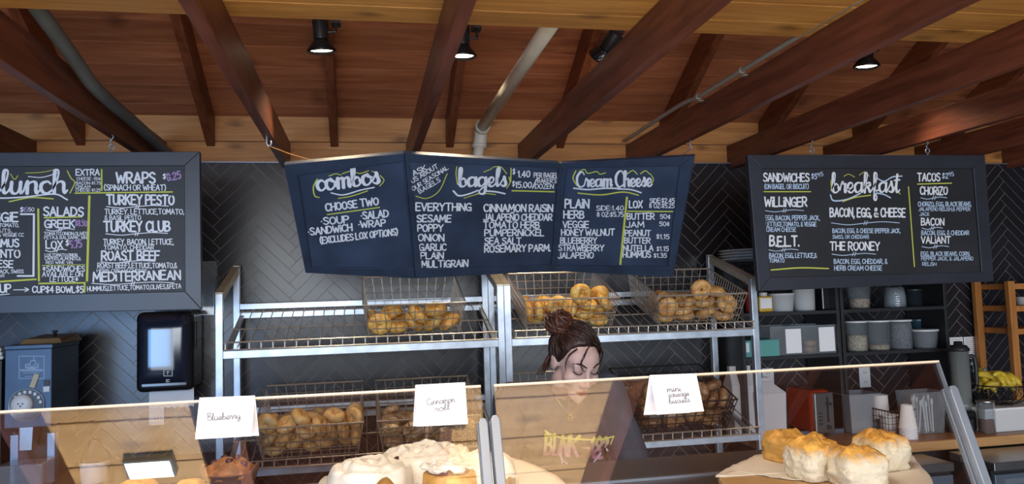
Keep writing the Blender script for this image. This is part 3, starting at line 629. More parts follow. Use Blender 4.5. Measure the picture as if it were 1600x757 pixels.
mb.build('item_lettering', M['chalkblue'], t)
accents(pg, T8, 2.704, [(4, [(113, 270), (315, 270)]), (4, [(450, 312), (505, 294), (568, 285)]), (3, [(400, 222), (401, 245), (405, 270)]), (2.5, [(520, 200), (545, 186), (562, 205)]), (2.5, [(455, 205), (475, 196), (500, 208)]), (4, [(672, 235), (680, 262), (692, 280)]), (5, [(148, 601), (270, 592), (390, 595)]), (5, [(728, 250), (753, 586)]), (4, [(766, 238), (910, 234)])], M['lime'], t)

# the folding three-leaf board: corners found so that each leaf is flat, tops tipped towards the counter
TT = [(443, 257.8, 2.90), (632, 240, 2.835), (875, 255.4, 3.004), (1084.6, 244.7, 2.65)]
BB = [(477, 427), (649, 435.5), (861, 424), (1051, 433.7)]
tops = [atY(*q) for q in TT]; bots = [atY(BB[0][0], BB[0][1], 3.218)]
for i in range(3):
    nn = (tops[i + 1] - tops[i]).cross(bots[i] - tops[i]); bots.append(onpl(*BB[i + 1], tops[i], nn))
t = thing('folding_menu_board', 'navy three-leaf chalkboard for combos, bagels and cream cheese, tipped forward in the middle', 'menu board', tuple(sum(bots, Vector()) / 4))
INN = [[T6(103, 160), T6(580, 95), T6(630, 585), T6(165, 578)], [T6(607, 95), T7(388, 125), T7(354, 566), T6(668, 587)], [T7(422, 125), T7(938, 115), T7(884, 575), T7(372, 572)]]
pages = []; leaves = []
LEAF = ('navy leaf headed combos', 'navy leaf headed bagels', 'navy leaf headed cream cheese')
for i in range(3):
    nn = (tops[i + 1] - tops[i]).cross(bots[i] - tops[i]).normalized()
    if nn.y > 0: nn = -nn
    o = [tops[i], tops[i + 1], bots[i + 1], bots[i]]; g = (o[1] - o[0]).normalized() * .0012
    o = [o[0] + g, o[1] - g, o[2] - g, o[3] + g]
    q = [onpl(x, y, tops[i], nn) for x, y in INN[i]]; cc = sum(q, Vector()) / 4
    mb = MB(); quad_frame(mb, o, q, nn, .024); leaf = mb.build('leaf', M['frameblue'], t, bevel=.0015, fix=True); leaf['label'] = LEAF[i]
    MB().prism([p + (p - cc) * .012 - nn * .009 for p in q], -nn * .012).build('slate', M['slateblue'], leaf, fix=True)
    pages.append(Page(q[0] - nn * .009, nn, (0, 0, 1))); leaves.append(leaf)
pg = pages[0]; mb = MB()
write(mb, pg, 'combos', T6(190, 228), T6(478, 192), 92 / 2.912, .125, LOW, 0, brush=True, jit=0)
lines(mb, pg, T6, 2.912, [('CHOOSE TWO', 232, 470, 320, 33, 290), ('\u00b7SOUP', 210, 335, 382, 31, 372), ('\u00b7SALAD', 392, 515, 357, 32, 346), ('\u00b7SANDWiCH', 152, 350, 430, 31, 409), ('\u00b7WRAP', 380, 502, 396, 30, 387), ('(EXCLUDES LOX OPTiONS)', 207, 557, 468, 29, 428)])
swashes(mb, pg, T6, 2.912, [(7, [(255, 237), (310, 246), (390, 224), (450, 212)])]); mb.build('lettering', M['chalk'], leaves[0])
accents(pg, T6, 2.912, [(5, [(192, 174), (174, 210), (180, 250), (200, 258)]), (4, [(478, 158), (495, 180), (476, 206)]), (5, [(288, 262), (345, 252), (420, 228)]), (6, [(238, 336), (475, 303)]), (4, [(245, 160), (275, 150), (300, 156)]), (4, [(305, 150), (345, 138), (385, 148), (425, 136)]), (4, [(440, 138), (470, 150)])], M['lime'], leaves[0])
pg = pages[1]; mb = MB()
lines(mb, pg, T6, 2.912, [('ASK', 630, 690, 160, 24, 132), ('US ABOUT', 625, 742, 193, 20, 122), ('OUR SEASONAL', 628, 788, 228, 19, 128), ('BAGELS', 658, 752, 240, 20, 184), ('EVERYTHiNG', 640, 890, 318, 34), ('SESAME', 645, 798, 369, 32), ('POPPY', 648, 762, 412, 31), ('ONiON', 650, 767, 456, 31), ('GARLiC', 655, 777, 499, 30), ('PLAiN', 662, 764, 537, 29), ('MULTiGRAiN', 667, 875, 576, 30, 572)])
write(mb, pg, 'bagels', T6(832, 208), T7(150, 206), 85 / 2.912, .125, LOW, 0, brush=True, jit=0)
lines(mb, pg, T7, 2.911, [('CiNNAMON RAiSiN', 47, 358, 322, 33), ('JALAPE\u00d1O CHEDDAR', 45, 355, 362, 30), ('TOMATO HERB', 45, 298, 397, 29), ('PUMPERNiCKEL', 50, 318, 432, 29), ('SEA SALT', 50, 215, 470, 29), ('ROSEMARY PARM.', 50, 348, 507, 31, 501), ('$', 177, 188, 152, 24), ('1.40', 202, 255, 165, 27), ('$', 175, 186, 208, 24), ('15.00', 190, 262, 213, 26), ('/', 268, 285, 212, 34), ('PER BAGEL', 274, 382, 167, 21), ("BAKER'S", 290, 376, 191, 19), ('DOZEN', 280, 362, 217, 21)])
swashes(mb, pg, T6, 2.912, [(7, [(810, 228), (835, 250), (880, 242), (922, 226)])]); swashes(mb, pg, T7, 2.911, [(7, [(50, 228), (100, 232), (142, 241)])]); mb.build('lettering', M['chalk'], leaves[1])
accents(pg, T6, 2.912, [(4, [(640, 252), (690, 262), (745, 228), (782, 150)]), (4, [(858, 262), (895, 250), (930, 240)]), (4, [(826, 118), (822, 150), (828, 195)])], M['lime'], leaves[1])
accents(pg, T7, 2.911, [(4, [(15, 240), (60, 240), (100, 245)]), (5, [(170, 125), (168, 186)]), (6, [(175, 227), (366, 232)]), (4, [(45, 142), (75, 130), (95, 118), (125, 120), (150, 150)]), (4, [(160, 165), (165, 190), (150, 215)])], M['lime'], leaves[1])
pg = pages[2]; mb = MB()
write(mb, pg, 'Cream', T7(468, 209), T7(632, 207), 66 / 2.911, .125, LOW, 0, brush=True, jit=0); write(mb, pg, 'Cheese', T7(645, 208), T7(812, 206), 70 / 2.911, .125, LOW, 0, brush=True, jit=0)
lines(mb, pg, T7, 2.911, [('PLAiN', 417, 524, 305, 38), ('SiDE:1.40', 560, 682, 317, 21), ('8 OZ:$5.75', 562, 682, 345, 20), ('HERB', 411, 502, 352, 33), ('VEGGiE', 408, 523, 395, 29), ('HONEY WALNUT', 401, 640, 430, 27), ('BLUEBERRY', 396, 560, 467, 26), ('STRAWBERRY', 388, 592, 500, 26), ('JALAPE\u00d1O', 385, 545, 534, 25), ('LOX', 709, 767, 305, 32), ('SiDE:$2.45', 802, 914, 282, 20), ('8 OZ:$5.25', 800, 913, 305, 19), ('BUTTER', 700, 822, 357, 27), ('50\u00a2', 849, 895, 354, 19), ('JAM', 695, 775, 393, 25), ('50\u00a2', 846, 891, 387, 19), ('PEANUT', 690, 805, 432, 25), ('BUTTER', 687, 803, 466, 25), ('$1.15', 832, 890, 446, 20), ('NUTELLA', 683, 817, 501, 25), ('$1.15', 832, 887, 501, 20), ('HUMMUS', 680, 806, 531, 25), ('$1.35', 820, 878, 531, 19)])
swashes(mb, pg, T7, 2.911, [(7, [(456, 216), (520, 222), (600, 216), (666, 217)]), (7, [(655, 219), (715, 222), (762, 236)])]); mb.build('lettering', M['chalk'], leaves[2])
accents(pg, T7, 2.911, [(5, [(466, 136), (453, 170), (470, 204)]), (4, [(804, 150), (818, 176), (802, 210)]), (6, [(476, 238), (580, 246), (680, 233), (750, 247)]), (4, [(480, 140), (505, 130), (520, 148), (560, 140), (575, 152), (600, 146)]), (4, [(700, 150), (725, 135), (745, 152)]), (4, [(760, 150), (782, 136), (800, 150)]), (8, [(698, 258), (668, 562)]), (6, [(703, 321), (906, 322)])], M['lime'], leaves[2])

# hooks and cords that carry the boards
def hook(px, py, x, lab, drop):
    """screw hook under a joist at the given joist edge, with an S link down to a board"""
    y = YB + .012; top = Vector((x, y, 2.2785)); b = top + Vector((0, 0, -drop)); P = [top]
    P += [Vector((x + .006 * math.sin(a * 1.1), y, top.z - drop * .45 * a / 5)) for a in range(1, 5)]
    zr = b.z + .016
    mb = MB().tube(P + [Vector((x, y, zr + .018))], .0028, 6)
    mb.tube([Vector((x + .011 * math.cos(a), y, zr + .006 + .011 * math.sin(a))) for a in [math.pi * 2 * k / 14 for k in range(14)]], .0026, 6, True)
    mb.tube([Vector((x, y, zr - .004)), Vector((x, y, b.z - .004))], .0035, 6)
    return tag(mb.build('hook', M['alu'], smooth=True), lab, 'hook', 'hooks carrying the menu boards')
ztop = lambda px, py: atY(px, py, YB).z
hook(188, 215, -.964, 'silver hook over the lunch board, below the grey conduit', 2.2785 - ztop(188, 237.6))
hook(1259, 225, 2.066, 'silver hook over the left part of the breakfast board', 2.2785 - ztop(1259, 242.2))
hook(1442, 228, 2.68, 'silver hook over the right part of the breakfast board', 2.2785 - ztop(1442, 242.4))
h0 = Vector((-.382, atZ(427, 214, 2.278).y, 2.2785))
mb = MB().tube([h0, h0 + Vector((0, 0, -.03)), h0 + Vector((.008, -.004, -.042)), h0 + Vector((.018, -.008, -.034)), h0 + Vector((.018, -.008, -.018))], .003, 6)
tag(mb.build('hook', M['white'], smooth=True), 'white cup hook under the joist left of the combos board', 'hook', 'hooks carrying the menu boards')
tie = tops[0].lerp(tops[1], .26) + Vector((0, .004, .002))
tag(MB().tube([h0 + Vector((.010, -.005, -.040)), (h0 + tie) / 2 + Vector((0, 0, -.022)), tie], .0022, 5).build('cord', M['fir']), 'tan cord from the white cup hook to the top edge of the combos board', 'cord')
h1 = Vector((1.462, atZ(1067, 219, 2.278).y, 2.2785))
mb = MB().tube([h1, h1 + Vector((0, 0, -.022)), h1 + Vector((.010, 0, -.034)), h1 + Vector((.002, 0, -.046)), h1 + Vector((-.010, 0, -.040))], .003, 6)
tag(mb.build('hook', M['alu'], smooth=True), 'silver hook under the joist above the right end of the cream cheese board', 'hook', 'hooks carrying the menu boards')
tie = tops[2].lerp(tops[3], .9) + Vector((0, .004, .002))
tag(MB().tube([h1 + Vector((0, 0, -.044)), tie], .0016, 5).build('cord', M['ink']), 'thin dark cord from the silver hook to the cream cheese board', 'cord')
q = atY(1050, 227, 3.7)
tag(MB().box((1.482, 3.60, 2.277), (1.60, 3.68, 2.2785)).box((1.4815, 3.60, 2.2785), (1.483, 3.68, 2.36)).build('bracket', M['alu']), 'small bare metal angle bracket on the side of a joist', 'bracket')

# ---------------------------------------------------------------- steel racks with tilted wire shelves
def rack(x0, x1, lab, skip):
    t = thing('bread_rack', lab, 'rack', ((x0 + x1) / 2, 3.67, 0), 'steel bread racks')
    p = .031
    for x in (x0, x1 - p):
        MB().box((x, 3.445, 0), (x + p, 3.476, 1.645)).build('post', M['steel'], t, bevel=.002)
        MB().box((x, 3.90, 0), (x + p, 3.931, 1.785)).build('post', M['steel'], t, bevel=.002)
        MB().hexa([(x, 3.445, 1.6455), (x + p, 3.445, 1.6455), (x + p, 3.931, 1.7855), (x, 3.931, 1.7855)], [(x, 3.445, 1.650), (x + p, 3.445, 1.650), (x + p, 3.931, 1.790), (x, 3.931, 1.790)]).build('cap', M['steelcap'], t)
        MB().hexa([(x + .002, 3.478, 1.618), (x + p - .002, 3.478, 1.618), (x + p - .002, 3.898, 1.742), (x + .002, 3.898, 1.742)], [(x + .002, 3.478, 1.652), (x + p - .002, 3.478, 1.652), (x + p - .002, 3.898, 1.774), (x + .002, 3.898, 1.774)]).build('side_rail', M['steelcap'], t)
    a, b = x0 + p, x1 - p
    for zf in (1.368, .868):
        zb = zf + .160
        MB().box((a, 3.447, zf), (b, 3.475, zf + .033)).build('front_rail', M['steel'], t, bevel=.0015)
        MB().box((a, 3.902, zb + .0), (b, 3.93, zb + .028)).box((a, 3.902, zb + .043), (b, 3.93, zb + .071)).build('back_rail', M['steel'], t, bevel=.0015)
        for x in (a + .002, b - .018):
            MB().hexa([(x, 3.477, zf + .002), (x + .016, 3.477, zf + .002), (x + .016, 3.90, zb - .004), (x, 3.90, zb - .004)], [(x, 3.477, zf + .022), (x + .016, 3.477, zf + .022), (x + .016, 3.90, zb + .016), (x, 3.90, zb + .016)]).build('side_arm', M['steel'], t)
        mb = MB(); s0 = Vector((0, 3.415, zf + .042)); s1 = Vector((0, 3.898, zb + .040)); n = 24
        for k in range(n + 1):
            x = a + .014 + (b - a - .028) * k / n
            mb.tube([(x, s0.y, s0.z + .028), (x, s0.y, s0.z), (x, s1.y, s1.z)], .0026, 5)
        for f in (0, .5, .97): mb.tube([(a + .006, s0.lerp(s1, f).y, s0.lerp(s1, f).z - .004), (b - .006, s0.lerp(s1, f).y, s0.lerp(s1, f).z - .004)], .0036, 6)
        mb.tube([(a + .006, s0.y - .001, s0.z + .028), (b - .006, s0.y - .001, s0.z + .028)], .0036, 6)
        mb.build('wire_shelf', M['wire'], t)
    return t
rack(-.625, .6225, 'galvanised bread rack on the left, its upper shelf holding one basket', 0)
rack(.6235, 1.876, 'galvanised bread rack on the right, behind the woman', 0)

# wire baskets standing on the tilted shelves, and what is piled in each
TILT = math.radians(19)
def make_basket(mat):
    """origin at the middle of the floor grid; x width, y depth (front is -y), z up"""
    t = thing('wire_basket', 'x', 'basket')
    bw, tw, bd, td, h = .20, .225, .19, .215, .155
    def ring(z, g=0): k = z / h; return bw + (tw - bw) * k + g, bd + (td - bd) * k + g
    def rect(z): x, y = ring(z); return [(-x, -y, z), (x, -y, z), (x, y, z), (-x, y, z)]
    MB().tube(rect(h), .0046, 6, True).build('rim', mat, t)
    r = .0021; nx, ny = 10, 9
    x0, y0 = ring(0); x1, y1 = ring(h)
    for nm, sy in (('front_grid', -1), ('back_grid', 1)):
        mb = MB()
        for k in range(nx + 1):
            u = -1 + 2 * k / nx; mb.tube([(u * x0, sy * y0, 0), (u * x1, sy * y1, h)], r, 4)
        for z in (.002, .04, .078, .116): x, y = ring(z); mb.tube([(-x, sy * y, z), (x, sy * y, z)], r * 1.15, 4)
        mb.build(nm, mat, t)
    for sx in (-1, 1):
        mb = MB()
        for k in range(1, ny * 2):
            u = -1 + k / ny; mb.tube([(sx * x0, u * y0, 0), (sx * x1, u * y1, h)], r, 4)
        for z in (.002, .04, .078, .116): x, y = ring(z); mb.tube([(sx * x, -y, z), (sx * x, y, z)], r * 1.15, 4)
        mb.build('side_grid', mat, t)
    mb = MB()
    for k in range(nx + 1): u = -1 + 2 * k / nx; mb.tube([(u * x0, -y0, 0), (u * x0, y0, 0)], r, 4)
    for k in range(ny + 1): u = -1 + 2 * k / ny; mb.tube([(-x0, u * y0, .001), (x0, u * y0, .001)], r, 4)
    mb.build('floor_grid', mat, t)
    return t
def bagel_mesh(name, R, T, mat, seed, hole):
    from mathutils import noise
    vs = []; fs = []; n, m = 28, 16; rg = R - T
    for i in range(n):
        a = 2 * math.pi * i / n
        for j in range(m):
            b = 2 * math.pi * j / m; k = T * (1 + .10 * noise.noise(Vector((math.cos(a) * 1.7 + seed * 3, math.sin(a) * 1.7, math.sin(b) * .8))))
            ins = math.cos(b); ins = ins * (1.0 if ins > 0 else hole)
            rr = rg + k * ins; vs.append(Vector((rr * math.cos(a), rr * math.sin(a), k * (.92 if math.sin(b) > 0 else .78) * math.sin(b))))
    for i in range(n):
        for j in range(m): fs.append((i * m + j, ((i + 1) % n) * m + j, ((i + 1) % n) * m + (j + 1) % m, i * m + (j + 1) % m))
    me = bpy.data.meshes.new(name); me.from_pydata(vs, [], fs); me.materials.append(mat)
    for p in me.polygons: p.use_smooth = True
    return me
def crust(name, col, dark, light, topc, ts, rnd=.22):
    """baked crust with pale underside, browner crown and a scatter of topping"""
    m, nt, b = _mat(name); tc = nt.nodes.new('ShaderNodeTexCoord'); sp = nt.nodes.new('ShaderNodeSeparateXYZ'); lk(nt, tc.outputs['Object'], sp.inputs[0])
    n = nt.nodes.new('ShaderNodeTexNoise'); n.inputs['Scale'].default_value = 26; n.inputs['Detail'].default_value = 4
    oi = nt.nodes.new('ShaderNodeObjectInfo'); va = nt.nodes.new('ShaderNodeVectorMath'); va.operation = 'ADD'; lk(nt, tc.outputs['Object'], va.inputs[0]); lk(nt, oi.outputs['Random'], va.inputs[1]); lk(nt, va.outputs[0], n.inputs['Vector'])
    r = nt.nodes.new('ShaderNodeValToRGB'); r.color_ramp.elements[0].position = .3; r.color_ramp.elements[1].position = .68
    r.color_ramp.elements[0].color = (*dark, 1); r.color_ramp.elements[1].color = (*light, 1); e = r.color_ramp.elements.new(.5); e.color = (*col, 1)
    lk(nt, n.outputs['Fac'], r.inputs['Fac'])
    n2 = nt.nodes.new('ShaderNodeTexNoise'); n2.inputs['Scale'].default_value = 90; lk(nt, va.outputs[0], n2.inputs['Vector'])
    st = nt.nodes.new('ShaderNodeMapRange'); st.inputs['From Min'].default_value = 1 - ts - .04; st.inputs['From Max'].default_value = 1 - ts; lk(nt, n2.outputs['Fac'], st.inputs['Value'])
    mx = nt.nodes.new('ShaderNodeMix'); mx.data_type = 'RGBA'; lk(nt, st.outputs['Result'], mx.inputs['Factor']); lk(nt, r.outputs['Color'], mx.inputs['A']); mx.inputs['B'].default_value = (*topc, 1)
    mr = nt.nodes.new('ShaderNodeMapRange'); mr.inputs['To Min'].default_value = 1 - rnd; mr.inputs['To Max'].default_value = 1 + rnd; lk(nt, oi.outputs['Random'], mr.inputs['Value'])
    hs = nt.nodes.new('ShaderNodeHueSaturation'); lk(nt, mr.outputs['Result'], hs.inputs['Value']); lk(nt, mx.outputs['Result'], hs.inputs['Color'])
    lk(nt, hs.outputs['Color'], b.inputs['Base Color']); b.inputs['Roughness'].default_value = .42
    bp = nt.nodes.new('ShaderNodeBump'); bp.inputs['Strength'].default_value = .35; bp.inputs['Distance'].default_value = .004; lk(nt, n.outputs['Fac'], bp.inputs['Height']); lk(nt, bp.outputs['Normal'], b.inputs['Normal'])
    return m
CR = {'gold': crust('golden_cheese_crust', (.74, .38, .08), (.48, .18, .04), (.90, .60, .17), (.92, .62, .18), .38), 'mix': crust('golden_brown_crust', (.62, .31, .09), (.34, .13, .04), (.80, .52, .20), (.82, .6, .32), .34),
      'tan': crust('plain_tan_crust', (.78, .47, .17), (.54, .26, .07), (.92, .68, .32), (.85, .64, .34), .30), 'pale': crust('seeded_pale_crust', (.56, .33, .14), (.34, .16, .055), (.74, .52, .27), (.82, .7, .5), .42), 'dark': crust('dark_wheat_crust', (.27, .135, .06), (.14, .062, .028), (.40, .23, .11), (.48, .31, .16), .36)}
b0 = make_basket(M['wire']); first = [True]; b1 = None
def basket(x, level, lab, dark=False, sc=1.0):
    global b1
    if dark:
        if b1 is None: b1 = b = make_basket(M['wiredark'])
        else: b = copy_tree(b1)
    elif first[0]: b = b0; first[0] = False
    else: b = copy_tree(b0)
    tag(b, lab, 'basket', 'wire bagel baskets on the racks')
    zs = (1.4108 if level else .9108) + .0045
    y = 3.655; yy = (y - 3.415) / .483
    b.location = (x, y, zs + yy * (.158)); b.rotation_euler = (TILT - math.radians(.9), 0, 0); b.scale = (sc, 1, 1)
    return b
BAGELS = {
 'TL': [(-0.073,-0.122,0.023,-3.142,0,-0.216), (-0.05,-0.005,0.023,-3.142,0,1.39), (0.147,-0.035,0.023,0,3.142,0.849), (0.159,-0.141,0.04,-0.338,-0.468,0.559), (0,-0.131,0.045,-2.393,0.116,1.355), (-0.153,-0.175,0.054,-1.824,2.26,-0.198), (0.089,-0.141,0.044,-0.717,0.187,1.769), (-0.168,-0.098,0.048,0.848,-0.356,2.094), (0.021,-0.148,0.085,-2.452,-0.337,1.86), (-0.099,-0.047,0.063,-0.229,-0.035,1.48), (0.044,-0.047,0.042,2.551,-0.244,-1.032), (0.096,-0.152,0.108,-3.083,-0.118,0.437)],
 'A': [(0.048,-0.02,0.023,0,0,1.139), (-0.151,-0.081,0.023,0,3.142,-0.219), (0.047,-0.128,0.023,0,0,1.181), (0.15,-0.14,0.023,0,-3.142,-1.167), (-0.071,-0.145,0.034,2.749,0,-0.62), (0.151,-0.002,0.023,0,0,2.037), (-0.012,-0.072,0.049,0.381,-1.036,-0.431), (-0.084,-0.103,0.079,-0.049,-2.571,0.488), (0.156,-0.089,0.062,0.004,0.205,1.325), (0.073,-0.148,0.065,0.063,-3.024,-0.884), (-0.189,-0.148,0.076,1.753,0.493,-1.484), (0.142,-0.006,0.077,0.261,0.317,2.452), (-0.151,0.143,0.027,-0.137,3.076,0.878), (0.167,-0.083,0.13,-0.579,-2.02,2.07), (-0.047,0.022,0.023,0,0,-1.656), (-0.146,-0.15,0.084,1.878,-0.946,-1.796), (0.092,-0.153,0.106,0.115,0.068,0.652), (-0.172,0.013,0.049,-1.034,-0.24,-1.41), (-0.081,-0.023,0.061,0.654,-0.619,0.339), (0.066,-0.119,0.151,2.879,0.01,0.435), (0.17,-0.155,0.115,0.275,-0.752,2.675), (-0.062,-0.186,0.115,-1.767,-2.53,0.113), (-0.102,0.061,0.044,0.79,0.33,-2.421), (0.042,-0.191,0.172,1.366,1.737,-0.21), (-0.003,-0.155,0.091,1.96,0.274,2.277)],
 'B': [(0.136,0.033,0.023,0,3.141,1.42), (0.149,-0.14,0.024,0.023,-3.129,1.288), (-0.15,-0.121,0.023,3.142,0,-1.508), (-0.044,-0.113,0.023,0,-3.142,-0.882), (0.05,-0.152,0.042,0.248,-2.507,1.555), (0.068,-0.05,0.023,0,0,-2.342), (-0.154,0.005,0.043,2.456,-0.276,0.571), (-0.093,-0.042,0.039,-0.134,2.613,-1.52), (-0.163,-0.131,0.098,-1.658,-0.067,2.901), (-0.159,-0.181,0.088,0.724,1.356,2.307), (-0.016,0.041,0.023,-3.141,0,-0.186), (0.144,0.139,0.023,0,0,2.198), (-0.069,-0.145,0.065,2.96,-0.177,1.539), (0.156,-0.042,0.046,-0.654,-2.494,0.117), (0.16,-0.09,0.085,-0.384,0.508,-2.216), (0.034,-0.073,0.067,-0.282,-0.271,1.85), (-0.052,-0.018,0.079,-0.086,-2.62,1.557), (0.155,-0.156,0.088,0.563,0.554,-0.727), (0.035,-0.154,0.099,-0.158,2.958,-1.407), (-0.061,-0.153,0.11,0.156,-0.2,0.063), (-0.16,-0.06,0.084,0.011,0.729,-2.098), (0.089,-0.147,0.147,-0.094,-0.036,-0.958), (0,-0.187,0.17,-1.475,2.803,0.059)],
 'L1': [(-0.027,0.013,0.021,0,3.142,0.504), (0.081,-0.081,0.021,-3.142,0,-0.629), (-0.07,-0.088,0.021,0,0,2.702), (0.114,0.012,0.021,0,-3.142,-1.168), (0.002,-0.136,0.034,-2.943,0.407,-0.442), (0.055,-0.041,0.058,0.276,-0.005,-2.856), (-0.153,-0.142,0.021,0,3.142,0.242), (-0.067,-0.15,0.06,0.553,-0.407,-0.3), (0.055,-0.15,0.056,-2.664,-0.27,1.267), (0.141,-0.106,0.041,-0.559,0.587,-1.252), (-0.154,0.065,0.021,0.002,-3.14,-1.122), (-0.163,-0.064,0.046,0.148,-0.986,-2.464), (-0.115,-0.153,0.081,-0.145,-0.769,0.563), (0.189,-0.15,0.068,-1.772,0.652,-1.694), (0.11,0.077,0.041,-0.812,0,0.179), (-0.02,-0.158,0.109,-2.684,0.136,0.527), (0.04,-0.16,0.125,1.037,-0.368,1.483), (-0.173,-0.152,0.083,-2.357,-0.624,-0.969), (-0.135,-0.023,0.045,0.958,0.324,2.206), (0.07,-0.009,0.093,2.874,-0.067,0.027), (0.164,-0.047,0.066,2.421,-0.801,-1.404), (0.18,0.034,0.05,1.495,0.473,1.653), (0.028,0.051,0.041,2.5,0.425,-0.323), (-0.038,-0.065,0.066,0.226,-2.671,0.781), (-0.1,0.144,0.028,0.239,-0.118,-2.153), (0.186,-0.171,0.159,-1.368,2.328,-0.747), (0.029,0.119,0.043,-0.257,0.839,0.894), (0.095,-0.157,0.107,-1.986,-0.83,1.72), (-0.06,0.069,0.042,0.641,-0.515,-1.966), (-0.1,-0.162,0.141,-2.771,-0.297,-0.159), (0.14,-0.155,0.099,-1.851,0.181,1.354), (-0.175,-0.118,0.138,-0.207,-0.673,-0.101), (0.184,-0.092,0.142,-0.979,0.175,2.246), (-0.176,-0.188,0.162,-1.596,-2.393,-0.192), (-0.005,-0.088,0.129,-0.41,0.756,0.834), (-0.108,0,0.065,-0.04,-0.993,-2.239), (0.09,-0.076,0.115,-2.264,-0.38,0.417), (-0.028,-0.009,0.081,2.936,0.729,0.896), (-0.037,-0.164,0.173,-2.829,0.687,0.319), (0.103,-0.165,0.172,-0.207,0,-1.8)],
 'L2': [(0.072,-0.087,0.021,0,-3.142,-1.22), (-0.057,-0.13,0.021,0,3.141,1.162), (-0.154,-0.142,0.021,0,-3.142,-0.642), (0.156,-0.132,0.027,-0.214,-0.036,2.434), (-0.153,-0.034,0.021,0,3.142,0.726), (-0.03,0.042,0.021,-3.142,0,1.229), (0.074,-0.172,0.048,1.277,-2.679,0.236), (-0.093,-0.093,0.057,-0.174,2.91,-1.557), (-0.016,-0.037,0.036,-0.572,0,-2.552), (-0.163,-0.167,0.083,-0.633,-0.638,-0.682), (0.153,-0.01,0.021,0,-3.142,-0.426), (-0.166,-0.126,0.098,2.78,-0.806,-1.089), (0.067,0.043,0.021,0,3.142,0.311), (0.164,-0.182,0.085,1.388,2.638,-0.089), (0.149,-0.044,0.061,-0.099,-2.905,-1.596), (0.176,-0.113,0.096,-2.116,-0.327,1.602), (-0.157,0.116,0.04,0.771,3.142,0.584), (0.153,0.091,0.021,0,0,-1.804), (0.067,-0.016,0.069,-0.368,-0.615,0.912), (-0.16,-0.028,0.062,0,0,-2.916), (-0.125,0.058,0.026,-0.17,-0.081,0.143), (0.111,-0.107,0.073,0.1,2.612,1.214), (-0.005,-0.076,0.067,0.384,0.437,0.241), (-0.068,-0.182,0.085,-1.409,0.142,0.023), (0.11,-0.17,0.131,0.78,0.34,-2.862), (-0.042,-0.138,0.11,-1.623,-1.089,0.221), (-0.095,-0.071,0.098,-0.14,-0.009,0.102), (0.011,-0.154,0.051,-1.504,1.018,0.974), (0.023,-0.076,0.1,-0.39,0.432,-1.297), (0.05,-0.131,0.119,3.082,1.05,-0.56)],
 'C': [(-0.149,-0.144,0.032,3.071,-0.3,-1.336), (0.108,0.023,0.023,3.142,0,0.964), (0.149,-0.133,0.023,0,-3.142,-0.367), (0.064,-0.072,0.023,-3.142,0,1.425), (-0.1,-0.05,0.023,-3.142,0,1.357), (-0.051,-0.173,0.052,0.724,1.239,2.332), (-0.025,0.114,0.023,-3.142,0,0.861), (-0.088,0.063,0.04,2.978,-0.598,1.052), (-0.168,0.018,0.047,-0.049,-0.886,3.03), (-0.019,-0.016,0.042,0.084,2.485,-1.939), (0.075,0.145,0.033,-0.33,0.155,-2.719), (0.185,0.067,0.053,-1.748,0.444,-1.648), (0.157,-0.146,0.067,-3.141,0,0.205), (0.004,-0.112,0.044,-2.947,-0.765,0.474), (-0.151,-0.073,0.069,-0.133,3.05,1.188), (0.044,0.052,0.05,0.376,2.116,-0.281), (-0.194,-0.152,0.108,-1.755,-0.514,1.662), (0.195,-0.158,0.14,-1.323,0.438,1.571), (-0.108,0.021,0.08,-0.041,-2.682,-1.33), (-0.049,-0.103,0.074,-0.209,0.733,-2.705), (-0.096,-0.021,0.115,-0.195,-3.058,-0.274), (0.135,-0.161,0.135,-2.636,-0.911,-1.026), (-0.119,-0.125,0.099,0.37,-0.111,0.678), (0.18,-0.039,0.052,-2.149,-0.891,-1.118), (-0.054,-0.156,0.129,-0.165,3.1,1.211), (-0.173,-0.017,0.13,-2.327,0.129,-1.55), (0.109,-0.01,0.067,0.2,0.048,0.152), (-0.002,-0.07,0.129,-0.462,-0.831,-2.37), (0.089,-0.074,0.088,-0.586,0.53,-2.648), (0.167,-0.063,0.129,-2.636,0.061,0.615), (-0.129,-0.16,0.155,-2.813,-0.573,-0.245), (0.159,-0.115,0.19,2.82,0.419,1.32), (-0.171,-0.089,0.172,-1.596,-3.033,0.066), (0.145,0.115,0.054,1.625,-0.045,1.181), (-0.037,0.146,0.066,0.226,3.041,-0.002), (-0.001,0.045,0.085,2.17,0.29,1.33), (-0.154,0.138,0.037,-0.428,0.224,1.534), (0.088,-0.104,0.163,-0.915,-0.857,-2.025), (0.049,-0.18,0.082,-1.748,2.699,-0.077), (-0.029,-0.162,0.169,-2.994,0.085,0.448), (0.05,-0.119,0.143,0.787,-2.172,-0.811), (-0.03,-0.162,0.214,-0.159,3.08,1.335), (0.069,-0.178,0.187,0.01,2.043,1.683), (-0.172,-0.183,0.211,-1.307,0.674,0.414)],
}
def fill(b, key, mat, R, lab, grp, seeds=3):
    bpy.context.view_layer.update(); Mb = Matrix.Translation(b.location) @ b.rotation_euler.to_matrix().to_4x4()
    prot = [bagel_mesh('bagel', R, R * .482, CR[mat], k * 1.7 + R * 100, (1.0, .85, .95)[k % 3]) for k in range(seeds)]
    for i, q in enumerate(BAGELS[key]):
        o = bpy.data.objects.new('bagel', prot[i % seeds]); COL.objects.link(o)
        o.matrix_world = Mb @ (Matrix.Translation(Vector(q[:3]) * 1.0) @ Euler(q[3:]).to_matrix().to_4x4())
        tag(o, lab, 'bagel', grp)
fill(basket(.217, 1, 'wire basket of golden bagels alone on the upper shelf of the left rack'), 'TL', 'gold', .054, 'golden bagel piled in the only basket on the upper left shelf', 'bagels in the upper left basket')
